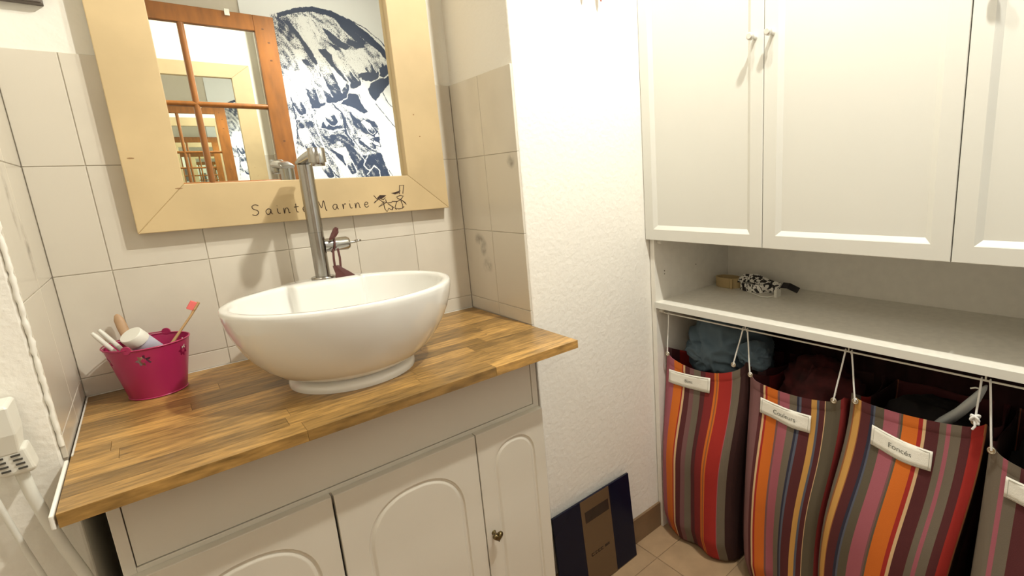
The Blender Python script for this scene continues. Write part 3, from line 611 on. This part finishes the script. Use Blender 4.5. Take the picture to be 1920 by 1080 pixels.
def tor(cx, cy, cz, R, r, n=64, m=8):
    return MB().loft([[(cx+(R+r*math.cos(2*PI*k/m))*math.cos(2*PI*i/n), cy+(R+r*math.cos(2*PI*k/m))*math.sin(2*PI*i/n), cz+r*math.sin(2*PI*k/m)) for i in range(n)] for k in range(m+1)], cap0=False, cap1=False)
tor(bc.x, bc.y, H+.0015+hB, r1, .0014).build('rolled_rim', pink_m, bk)
tor(bc.x, bc.y, H+.0018, r0, .0016).build('base_ring', pink_m, bk)
for an in (62, 242):
    a = math.radians(an); c = Vector((bc.x+r1*math.cos(a), bc.y+r1*math.sin(a), H+hB+.004)); d = Vector((math.cos(a), math.sin(a), 0))*.0012; tg = Vector((-math.sin(a), math.cos(a), 0))
    MB().loft([[c+s_*d+tg*math.cos(q)*.0075+Vector((0, 0, 1))*math.sin(q)*.0075 for q in np.linspace(0, 2*PI, 20)[:-1]] for s_ in (-1, 1)]).build('handle_lug', pink_m, bk)
a0 = math.radians(62); hp = []
for i in range(25):
    a = a0+PI*i/24; hp.append((bc.x+(r1+.002)*math.cos(a), bc.y+(r1+.002)*math.sin(a), H+hB+.0045-.000*i))
MB().tube(hp, .0011, 8).build('wire_handle', pink_dk, bk)
# bamboo toothbrush
tb = empty('bamboo_toothbrush', (.125, -.098, .88), 'bamboo toothbrush with coral bristles leaning right in the pink bucket', 'toothbrush')
ax = [Vector((.112, -.099, .872)), Vector((.1400, -.100, .936)), Vector((.1600, -.100, .962)), Vector((.1780, -.100, .985)), Vector((.1925, -.100, 1.007))]
MB().tube(ax, [.0050, .0050, .0036, .0034, .0052], 12, flat=.6).build('handle', bamboo, tb)
dv = (ax[4]-ax[3]).normalized(); nv = Vector((-dv.z, 0, dv.x)).normalized(); hp = ax[4]-dv*.002
MB().tube([ax[4]-dv*.014, ax[4]+dv*.002], .0056, 12, flat=.5).build('head', bamboo, tb)
c = hp-dv*.006; lo = []
for k in (0, 1):
    q = c+nv*(.002+.0105*k); lo.append([q+dv*s_*.0085+Vector((0, 1, 0))*t_*.0045 for s_, t_ in ((-1, -1), (1, -1), (1, 1), (-1, 1))])
MB().loft(lo, smooth=False).build('bristles', bristle, tb, .0008)
# toothpaste
tp = empty('toothpaste_tube', (.115, -.072, .90), 'white capped toothpaste tube standing cap up in the pink bucket', 'toothpaste')
A = Vector((.0870, -.106, .9700)); dA = Vector((.45, .40, -.80)).normalized(); sA = dA.cross(Vector((0, 1, 0))).normalized(); tA = dA.cross(sA)
def ring(d, a, b_, n=28): return [A+dA*d+sA*math.cos(2*PI*i/n)*a+tA*math.sin(2*PI*i/n)*b_ for i in range(n)]
MB().loft([ring(0, .0165, .0165), ring(.0012, .0178, .0178), ring(.019, .0184, .0184)]).build('cap', white_pl, tp)
MB().loft([ring(.0202, .0150, .0150), ring(.026, .0180, .0172), ring(.045, .0185, .015), ring(.085, .0195, .0025), ring(.092, .0195, .0010)]).build('tube_body', tube_m, tp)
# two slim white handles
for k, (a, b_) in enumerate((((.0365, -.072, .9795), (.100, -.080, .862)), ((.0455, -.060, .981), (.105, -.072, .868)))):
    p, q = Vector(a), Vector(b_)
    t = empty('white_toothbrush', q, ['slim white brush handle leaning out left of the bucket, the outermost of two', 'slim white brush handle leaning out left of the bucket, beside the toothpaste cap'][k], 'toothbrush', 'white brush handles in the bucket')
    MB().tube([p, p+(q-p)*.06, p+(q-p)*.3, q], [.0028, .0038, .0040, .0034], 12).build('handle', white_pl, t)
wb_ = empty('wooden_brush', (.09, -.045, .87), 'rounded wooden brush handle at the back of the bucket against the tiles', 'brush')
MB().tube([(.0715, -.0215, .9985), (.0718, -.0220, .996), (.0730, -.024, .988), (.0755, -.028, .972), (.080, -.038, .945), (.095, -.060, .870)], [.0007, .0024, .0042, .0046, .0040, .0030], 16, flat=1.75).build('handle', wood_br, wb_)
# ================================================================== TALL STORAGE UNIT on the right
su = empty('storage_unit', (1.49, -.92, 0), 'white tall cupboard with panelled doors over an open shelf and laundry bags', 'cupboard')
Xs, Xd, ys, ye, zb, zt_ = 1.289, 1.2716, -.3157, -1.5255, 1.0125, 2.20
box('side_panel', panel_m, Xs, ys-.0175, 0, 1.70, ys, zt_, su, .0006)
box('side_panel', panel_m, Xs, ye, 0, 1.70, ye+.0175, zt_, su, .0006)
box('back_panel', panel_m, 1.694, ye+.0175, .80, 1.70, ys-.0175, zt_, su)
box('lower_back_panel', M('lower_back_shaded', (.12, .10, .085), .8), 1.694, ye+.0175, .0, 1.70, ys-.0175, .80, su)  # dark colour paints in the shaded interior behind the bags
box('bottom_panel', panel_m, Xs+.001, ye+.0175, zb+.003, 1.694, ys-.0175, zb+.021, su)
box('top_panel', panel_m, Xs, ye+.0175, zt_-.018, 1.694, ys-.0175, zt_, su)
box('shelf', shelf_m, Xs-.002, ye+.018, .7925, 1.6935, ys-.016, .8115, su, .0012)
box('shelf_edge', white_lacquer, Xs-.0035, ye+.018, .7922, Xs-.0021, ys-.015, .8118, su, .0004)
for z in (.772, .9935): MB().loft([circ((Xs+.022, ys-.0177, z+.008), .0075, 16, 'y'), circ((Xs+.022, ys-.030, z+.008), .0075, 16, 'y'), circ((Xs+.022, ys-.031, z+.008), .006, 16, 'y')]).build('shelf_support', white_pl, su)
for (x_, z_) in ((1.335, .895), (1.335, .905), (1.50, .90)): MB().loft([circ((x_, ys-.0174, z_), .0024, 10, 'y'), circ((x_, ys-.0180, z_), .0020, 10, 'y')]).build('screw_hole', M('hole_shade', (.22, .19, .15), .8), su)  # dark discs paint in the shade inside the screw holes
dys = [-.3135, -.7105, -1.1120, -1.5150]
for i in range(3):
    y1, y0 = dys[i]-.0010, dys[i+1]+.0010; z0, z1 = 1.0125, 2.19; mg = .0365 if i != 1 else .0375; mz_ = .0365
    def rc(d, x, dz=None):
        dz = d if dz is None else dz; return [(x, y0+d, z0+dz), (x, y1-d, z0+dz), (x, y1-d, z1-dz), (x, y0+d, z1-dz)]
    dr = MB().loft([rc(0, Xs-.0008), rc(0, Xd+.0012), rc(.0012, Xd), rc(mg-.003, Xd, mz_-.004), rc(mg-.001, Xd+.0012, mz_-.002), rc(mg+.009, Xd+.0085, mz_+.008), rc(mg+.011, Xd+.0085, mz_+.010)], smooth=False).build('door', white_lacquer, su)
    ky = [(y0+.0215), (y1-.0215), (y1-.0265)][i]; kz = 1.512
    MB().loft([circ((Xd, ky, kz), .0060, 20, 'x'), circ((Xd-.004, ky, kz), .0045, 20, 'x'), circ((Xd-.017, ky, kz), .0045, 20, 'x'), circ((Xd-.019, ky, kz), .0085, 20, 'x'), circ((Xd-.026, ky, kz), .0088, 20, 'x'), circ((Xd-.028, ky, kz), .006, 20, 'x')]).build('knob', knob_m, dr)
MB().tube([(1.312, ys-.030, .7735), (1.312, ye+.03, .7735)], .0021, 10).build('hanging_rail', white_pl, su)
for y in (ys-.03, ye+.03, -.64, -.9165, -1.179): MB().tube([(1.312, y, .7735), (1.312, y, .7925)], .0018, 8).build('rail_hook', white_pl, su)

# ================================================================== STRIPED LAUNDRY BAGS
def bag(idx, yl, yr, yl2, yr2, xb, ztops, seq, lab, cords, labelbox, text, seed, tsize=.0175):
    """yl/yr: left and right edge at the top, yl2/yr2 at the floor; xb: how far the front bulges (x at the bottom)"""
    t = empty('laundry_bag', ((1.45), (yl+yr)/2, 0), lab, 'laundry bag', 'striped laundry bags under the shelf')
    nf, nsd, nb, nh = 72, 18, 20, 56; loops = []; us = []
    xback = 1.64
    xt = 1.310
    def ztop(f): return ztops[0]*(1-f)+ztops[2]*f+(ztops[1]-(ztops[0]+ztops[2])/2)*(math.sin(PI*f)**.5)
    def front_xy(f, t_):
        """t_: 0 bottom, 1 top"""
        k = 1-t_; e = smooth01(k*1.3)
        yl_, yr_ = yl+(yl2-yl)*e, yr+(yr2-yr)*e
        bul = math.sin(PI*min(1, max(0, f)))**.5
        x = xt-(xt-xb)*smooth01(k/.55)*(.55+.45*bul)
        if k > .9: x += (k-.9)*.18
        y = yl_+(yr_-yl_)*f
        x += .006*math.sin(f*13+seed+2*t_)*smooth01(k*3)*bul+.009*noise.noise((f*3+seed*7, t_*2.2, seed))*smooth01(k*2.5)
        x += .012*(math.exp(-(f/.05)**2)+math.exp(-((1-f)/.05)**2))
        y += .006*noise.noise((f*2, t_*2.5+seed, 5.5))*smooth01(k*3)*bul
        return x, y
    for j in range(nh+1):
        t_ = j/nh; lp = []
        for i in range(nf):
            f = i/(nf-1); x, y = front_xy(f, t_); lp.append((x, y, .012+(ztop(f)-.012)*t_))
        xr, yrr = front_xy(1, t_); xl, yll = front_xy(0, t_)
        for i in range(1, nsd+1):
            f = i/nsd; x = xr+(xback-xr)*f; z = .012+((ztop(1)*(1-f)+.60*f)-.03*math.sin(PI*f)-.012)*t_
            lp.append((x, yrr+.010*math.sin(PI*min(1, f*2))*0-.004*math.sin(f*9+seed), z))
        for i in range(1, nb):
            f = i/nb; lp.append((xback+.006*math.sin(f*12), yrr+(yll-yrr)*f, .012+(.588)*t_))
        for i in range(nsd, 0, -1):
            f = i/nsd; x = xl+(xback-xl)*f; z = .012+((ztop(0)*(1-f)+.60*f)-.03*math.sin(PI*f)-.012)*t_
            lp.append((x, yll+.004*math.sin(f*8+seed), z))
        loops.append(lp)
    n = len(loops[0]); ul = []
    ln = abs(yr-yl)
    for i in range(nf): ul.append(i/(nf-1))
    for i in range(1, nsd+1): ul.append(1+.33/ln*i/nsd*.5)
    for i in range(1, nb): ul.append(1.45)
    for i in range(nsd, 0, -1): ul.append(-.33/ln*i/nsd*.5)
    mb = MB(); mb.loft(loops, cap0=True, cap1=False)
    o = mb.build('bag_cloth', stripes('striped_canvas', seq), t, fix=False)
    me = o.data; uvl = me.uv_layers.new(name='UVMap'); 
    for p in me.polygons:
        for li in p.loop_indices:
            vi = me.loops[li].vertex_index; uvl.data[li].uv = (ul[vi % n], (vi//n)/nh)
    sd = o.modifiers.new('thick', 'SOLIDIFY'); sd.thickness = .0022; sd.offset = 0
    # hem: a folded band along the front top edge
    hm = MB(); A_, B_ = [], []
    rows_ = []
    for kk in range(5):
        row = []
        for i in range(nf):
            f = i/(nf-1); zt0 = ztop(f); z = zt0+.0015-.026*kk/4; tt_ = (z-.012)/(zt0-.012); x, y = front_xy(f, min(1, tt_)); row.append((x-.0022-(.0006 if kk < 4 else -.0008), y, z))
        rows_.append(row)
    hm.loft(rows_, cap0=False, cap1=False, closed=False); ho = hm.build('hem', o.data.materials[0], t, fix=False)
    uvl = ho.data.uv_layers.new(name='UVMap')
    for p in ho.data.polygons:
        for li in p.loop_indices: uvl.data[li].uv = (ul[ho.data.loops[li].vertex_index % nf], 0)
    for (ry, gy_, gz, knot) in cords:
        gx_ = 1.3045
        c = MB(); c.tube([(1.312, ry, .7755), (1.3105, ry*.7+gy_*.3, .7755*.7+gz*.3), (1.306, ry*.3+gy_*.7, .7755*.3+gz*.7), (gx_, gy_, gz)], .0021, 8)
        c.build('cord', cord_m, t)
        MB().tube([(1.312+.0042*math.cos(a), ry, .7735+.0046*math.sin(a)) for a in np.linspace(0, 2*PI, 12)], .0014, 6).build('cord_loop', cord_m, t)
        ey = MB().loft([[(gx_+.001+dx_, gy_+(R_)*math.cos(q), gz+(R_)*math.sin(q)) for q in np.linspace(0, 2*PI, 22)[:-1]] for R_, dx_ in ((.0078, .0015), (.0074, -.0015), (.0050, -.0018), (.0040, .0))], cap0=True, cap1=True)
        ey.build('eyelet', metal_m, t)
        if knot:
            k = MB()
            for s_, (a1, a2) in enumerate(((0, 1), (1, .3), (.4, -.8))):
                k.tube([(1.302+.0045*math.cos(a+s_)*(.8+.3*a1), gy_+.007*math.cos(a), gz+.006+.007*math.sin(a+a2)+.002*s_) for a in np.linspace(0, 2*PI, 16)], .0026, 8)
            k.tube([(1.300, gy_, gz+.004), (1.297, gy_-.002, gz-.006), (1.297, gy_+.002, gz-.014)], .0024, 8)
            k.build('cord_knot', cord_m, t)
    if labelbox:
        (ya, za1, za0), (yb1, zb1, zb0) = labelbox
        nn = 24; loA = []
        def fr_x(y, z):
            f = (y-yl)/(yr-yl); zt0 = ztop(min(1, max(0, f))); return front_xy(f, min(1, z/zt0))[0]
        lo1, lo2, tops, bots = [], [], [], []
        rows_ = []
        bow = .004
        for i in range(nn+1):
            f = i/nn; y = ya+(yb1-ya)*f; zt1 = za1+(zb1-za1)*f-bow*math.sin(PI*f); zt2 = za0+(zb0-za0)*f-bow*math.sin(PI*f)
            row = []
            for k in range(5):
                z = zt1+(zt2-zt1)*k/4; x = min(fr_x(y, z), fr_x(y, z-.003), fr_x(y, z+.003))-.0055+.0012*noise.noise((f*5, k, seed)); row.append((x, y, z))
            rows_.append(row)
        fl_ = [r for r in rows_]
        g_ = MB(); g_.loft([[q for q in r] for r in fl_], cap0=False, cap1=False, closed=False)
        lb = g_.build('name_tag', label_m, t, fix=False); s_ = lb.modifiers.new('t', 'SOLIDIFY'); s_.thickness = .0016; s_.offset = 0
        stt = MB(); path = [rows_[i][0] for i in range(1, nn)]
        def off(p, dz, dy=0): return (p[0]-.0011, p[1]+dy, p[2]+dz)
        stt.tube([off(p, -.0035) for p in path], .00045, 5); stt.tube([off(rows_[i][4], .0035) for i in range(1, nn)], .00045, 5)
        for i_ in (1, nn-1): stt.tube([off(rows_[i_][0], -.0035), off(rows_[i_][2], 0), off(rows_[i_][4], .0035)], .00045, 5)
        stt.build('stitching', stitch_m, lb)
        if text:
            cu = bpy.data.curves.new('txt', 'FONT'); cu.body = text; cu.size = tsize; cu.align_x = 'CENTER'; cu.align_y = 'CENTER'
            to = bpy.data.objects.new('txt', cu); COL.objects.link(to); dg = bpy.context.evaluated_depsgraph_get(); me2 = bpy.data.meshes.new_from_object(to.evaluated_get(dg)); bpy.data.objects.remove(to)
            vv = [v.co.copy() for v in me2.vertices]
            yc = (ya+yb1)/2; zc = (za1+za0+zb1+zb0)/4-bow; sl = (za1-zb1)/(ya-yb1)
            for v, c_ in zip(me2.vertices, vv):
                y = yc-c_.x; z = zc+c_.y+sl*(y-yc); i = min(nn-1, max(0, (y-ya)/(yb1-ya)*nn)); i0 = int(i); ff = i-i0
                xx = rows_[i0][2][0]*(1-ff)+rows_[i0+1][2][0]*ff; v.co = (xx-.0022, y, z)
            me2.name = 'tag_lettering'; me2.materials.clear(); me2.materials.append(label_ink); lo_ = bpy.data.objects.new('tag_lettering', me2); COL.objects.link(lo_); lo_.parent = lb
            lo_.matrix_parent_inverse = world_of(lb).inverted()
            lo_['label'] = 'grey printed word '+text
    return t
SEQ1 = [(-.5, 'dk'), (-.25, 'rd'), (-.12, 'ma'), (-.05, 'mv'), (-.02, 'pk'), (.135, 'og'), (.245, 'rd'), (.262, 'cr'), (.285, 'ma'), (.345, 'mv'), (.40, 'tp'), (.485, 'ma'), (.55, 'wr'), (.66, 'og'), (.685, 'br'), (.70, 'og'), (.715, 'rd'), (.865, 'pk'), (.872, 'tp'), (.95, 'dk'), (1.10, 'mv'), (1.2, 'ma')]
SH = lambda q, a: [(u if u < .01 else u+a*(1-u) if u < 1 else u, k) for u, k in q]
SEQ2 = SH([(-.5, 'wr'), (-.2, 'ma'), (-.02, 'mv'), (.06, 'ma'), (.105, 'cr'), (.128, 'rd'), (.155, 'og'), (.285, 'mv'), (.305, 'pk'), (.43, 'tp'), (.515, 'nb'), (.54, 'bl'), (.565, 'ma'), (.675, 'gd'), (.735, 'bl'), (.76, 'ma'), (.82, 'cr'), (.835, 'ol'), (.97, 'wr'), (1.15, 'rd'), (1.3, 'dk')], .09)
SEQ3 = [(-.5, 'dk'), (-.25, 'rd'), (-.10, 'tp'), (-.03, 'tp'), (.03, 'br'), (.045, 'gd'), (.095, 'br'), (.105, 'ma'), (.185, 'nb'), (.205, 'bl'), (.225, 'ol'), (.29, 'pk'), (.41, 'mv'), (.425, 'ol'), (.445, 'og'), (.56, 'rd'), (.59, 'cr'), (.617, 'ma'), (.705, 'tp'), (.755, 'pk'), (.785, 'tp'), (.855, 'ma'), (.915, 'rd'), (.985, 'br'), (1.02, 'dk'), (1.2, 'ma')]
SEQ4 = [(-.5, 'dk'), (-.12, 'ma'), (-.02, 'tp'), (.09, 'pk'), (.12, 'tp'), (.20, 'ma'), (.335, 'ol'), (.35, 'cr'), (.385, 'rd'), (.44, 'og'), (.6, 'mv'), (.62, 'pk'), (.75, 'tp'), (.85, 'nb'), (.9, 'ma')]
bag(1, -.346, -.638, -.338, -.604, 1.262, (.655, .612, .675), SEQ1, 'striped laundry bag against the wall, blue clothes spilling from its top', [(-.366, -.3615, .640, False), (-.6330, -.606, .664, False)], ((-.368, .590, .548), (-.527, .6015, .555)), 'Blanc', 1, .0145)
bag(2, -.652, -.908, -.648, -.862, 1.272, (.645, .622, .650), SEQ2, 'striped laundry bag holding dark red clothes, second from the wall', [(-.6465, -.660, .648, False), (-.9095, -.889, .642, False)], ((-.694, .592, .5495), (-.836, .584, .5375)), 'Couleurs', 2)
bag(3, -.925, -1.186, -.872, -1.142, 1.256, (.668, .655, .678), SEQ3, 'striped laundry bag with a knotted right cord, third from the wall', [(-.9235, -.939, .656, False), (-1.1725, -1.170, .684, True)], ((-.980, .611, .5645), (-1.104, .592, .548)), 'Foncés', 3)
bag(4, -1.196, -1.455, -1.190, -1.440, 1.262, (.645, .60, .640), SEQ4, 'striped laundry bag cut off by the right edge of the photo', [(-1.1865, -1.201, .632, False), (-1.448, -1.44, .63, False)], ((-1.228, .588, .545), (-1.350, .575, .532)), '', 4)

# ================================================================== CLOTHES IN THE BAGS
def heap(name, mat, c, r, seed, label, parent=None, amp=.22, f=4.0, n=64):
    vs, fs = [], []; m_ = n//2
    for j in range(m_+1):
        ph = PI*j/m_
        for i in range(n):
            th = 2*PI*i/n; d = Vector((math.sin(ph)*math.cos(th), math.sin(ph)*math.sin(th), math.cos(ph)))
            q = d*f*.5+Vector((seed, seed*2, 0)); wv = noise.noise_vector(q*.8)
            ql = Vector((q.x*.5, q.y*1.0+q.z*.6, q.z*1.5-q.y*.5))+wv*.55
            s_ = 1+amp*(.8*noise.noise(q*.7)+.55*(1-abs(noise.noise(ql*1.3)))**2.5-.3); vs.append((c[0]+r[0]*d.x*s_, c[1]+r[1]*d.y*s_, c[2]+r[2]*d.z*s_))
    for j in range(m_):
        for i in range(n): fs.append((j*n+i, j*n+(i+1) % n, (j+1)*n+(i+1) % n, (j+1)*n+i))
    mb = MB(); mb.add(vs, fs, True); o = mb.build(name, mat, parent)
    return o
b1 = empty('blue_garment', (1.46, -.48, .55), 'crumpled slate blue garment heaped out of the first striped bag', 'clothing')
heap('garment_body', blue_cl, (1.460, -.495, .630), (.120, .128, .128), 3.1, '', b1, .38, 3.2, 120)
heap('garment_sleeve', blue_cl, (1.385, -.628, .672), (.046, .050, .040), 8.4, '', b1, .42, 3.0, 90)
heap('garment_fold', blue_cl, (1.385, -.47, .650), (.045, .090, .030), 5.2, '', b1, .42, 3.0, 90)
tag(heap('dark_red_clothes', red_cl, (1.50, -.78, .535), (.13, .115, .12), 2.2, '', None, .3), 'dark red patterned clothes lying inside the second striped bag', 'clothing')
tag(heap('dark_clothes', black_cl, (1.51, -1.05, .52), (.12, .11, .10), 6.2, '', None, .25), 'black clothes lying inside the third striped bag', 'clothing')
tag(heap('dark_clothes', black_cl, (1.51, -1.32, .50), (.12, .11, .10), 7.7, '', None, .25), 'black clothes lying inside the rightmost striped bag', 'clothing')
# garments hung at the back of the open space; near-black colour also paints its shade
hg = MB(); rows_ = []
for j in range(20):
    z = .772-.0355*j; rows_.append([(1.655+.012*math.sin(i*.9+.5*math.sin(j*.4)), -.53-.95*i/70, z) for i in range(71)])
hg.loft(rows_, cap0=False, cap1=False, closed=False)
o = hg.build('dark_backdrop', M('shaded_dark_cloth', (.030, .007, .007), .95, var=.7, vscale=9), fix=False); sd = o.modifiers.new('t', 'SOLIDIFY'); sd.thickness = .002
tag(o, 'almost black cloth standing for garments and shaded interior behind the striped bags', 'cloth')
wg = MB(); P = [Vector((1.345, -1.172, .742)), Vector((1.350, -1.158, .712)), Vector((1.358, -1.135, .675)), Vector((1.372, -1.105, .635)), Vector((1.39, -1.08, .59))]
wg.tube([P[0]+(P[0]-P[1])*.3]+P, [.004, .010, .0185, .020, .024, .03], 18, flat=.5)
og = empty('pale_garment', P[2], 'pale grey garment pulled up beside the knotted cord', 'clothing'); wg.build('cloth', pale_cl, og)
MB().tube([(1.343, -1.170, .741), (1.335, -1.160, .745), (1.335, -1.152, .741)], .0018, 8).build('tie', white_pl, og)

# ================================================================== BELTS ON THE SHELF
zs_ = .8119
t = empty('tan_belt', (1.60, -.405, zs_), 'rolled tan webbing belt lying on the white shelf', 'belt')
pts = []
for i in range(150):
    a = 2*PI*i/50; rr_ = 1-.045*i/50; pts.append((1.600+.030*rr_*math.cos(a), -.398+.048*rr_*math.sin(a), zs_+.0004))
MB().ribbon(pts, .034, .0018).build('strap', tan_m, t)
MB().ribbon([(1.5715, -.420, zs_), (1.5690, -.425, zs_), (1.5695, -.432, zs_)], .0355, .003).build('keeper', tan_m, t)
z2 = empty('patterned_belt', (1.60, -.53, zs_), 'black and white patterned belt folded beside the tan belt on the shelf', 'belt')
rb = MB(); rb.ribbon([(1.585, -.455, zs_), (1.572, -.475, zs_), (1.565, -.505, zs_), (1.572, -.54, zs_), (1.60, -.565, zs_), (1.63, -.55, zs_), (1.635, -.50, zs_), (1.61, -.46, zs_)], .027, .003); rb.build('lower_loop', zebra_m, z2)
rb = MB(); rb.ribbon([(1.58, -.445, zs_+.024), (1.60, -.48, zs_+.026), (1.595, -.52, zs_+.021), (1.58, -.56, zs_+.012), (1.575, -.595, zs_+.008)], .026, .003, (.8, .1, .6)); rb.build('upper_strap', zebra_m, z2)
rb = MB(); rb.ribbon([(1.60, -.445, zs_+.032), (1.61, -.49, zs_+.035), (1.60, -.54, zs_+.024), (1.585, -.59, zs_+.020)], .024, .003, (.85, .0, .5)); rb.build('middle_strap', zebra_m, z2)
rb = MB(); rb.ribbon([(1.59, -.595, zs_+.022), (1.60, -.612, zs_+.020), (1.615, -.622, zs_+.010), (1.63, -.630, zs_+.001)], .020, .004, (.6, -.2, .75)); rb.build('belt_end', blackpl, z2, label='black shiny belt end')
MB().ribbon([(1.545, -.598, zs_), (1.548, -.604, zs_), (1.57, -.606, zs_)], .024, .003).build('white_keeper', white_pl, z2)
MB().tube([(1.560, -.505, zs_+.010), (1.545, -.510, zs_+.006), (1.525, -.565, zs_+.0022), (1.530, -.585, zs_+.0024), (1.548, -.600, zs_+.005)], .0020, 8).build('buckle_prong', white_pl, z2)

# ================================================================== BATHROOM SCALE leaning on the wall
sc = empty('bathroom_scale', (.976, -.35, 0), 'navy glass bathroom scale with a bronze centre band leaning against the rough wall', 'scale')
th = math.radians(4.7); U = Vector((0, math.sin(th), math.cos(th))); Nn = Vector((0, -math.cos(th), math.sin(th))); O = Vector((0, -.3585+.0035, .0012))
def sbox(name, mat, x0, x1, v0, v1, n0, n1, parent=sc, bevel=0, **k):
    v = []
    for (x, a, b_) in ((x0, v0, n0), (x1, v0, n0), (x1, v1, n0), (x0, v1, n0), (x0, v0, n1), (x1, v0, n1), (x1, v1, n1), (x0, v1, n1)):
        p = O+U*a+Nn*b_; v.append((x, p.y, p.z))
    return MB().add(v, [(0,3,2,1),(4,5,6,7),(0,1,5,4),(1,2,6,5),(2,3,7,6),(3,0,4,7)]).build(name, mat, parent, bevel, **k)
sbox('glass_platform', navy, .826, 1.1265, .002, .287, -.002, .006, bevel=.001)
sbox('housing', blackpl, .86, 1.09, .03, .26, -.016, -.002, bevel=.003)
sbox('centre_band', taupe_m, .925, 1.0385, .003, .2865, .0061, .0068, bevel=.0002)
sbox('display', lcd_m, .938, 1.031, .214, .249, .0069, .0076, bevel=.0004)
gl_ = MB()
for (x0, x1) in ((.946, .958), (.961, .969), (.972, .981), (.984, .992)):
    for a, c, d, e in ((x0, x1, .1035, .1055), (x0, x1, .1105, .1125), (x0, x0+.002, .1035, .1125)):
        p = [O+U*c_+Nn*n_ for c_ in (d, e) for n_ in (.0068, .0073)]
        gl_.box(a, min(q.y for q in p), p[0].z, c, max(q.y for q in p), p[3].z)
gl_.build('marking', lcd_m, sc)
sbox('marking_bar', lcd_m, 1.000, 1.018, .105, .1125, .0069, .0073)
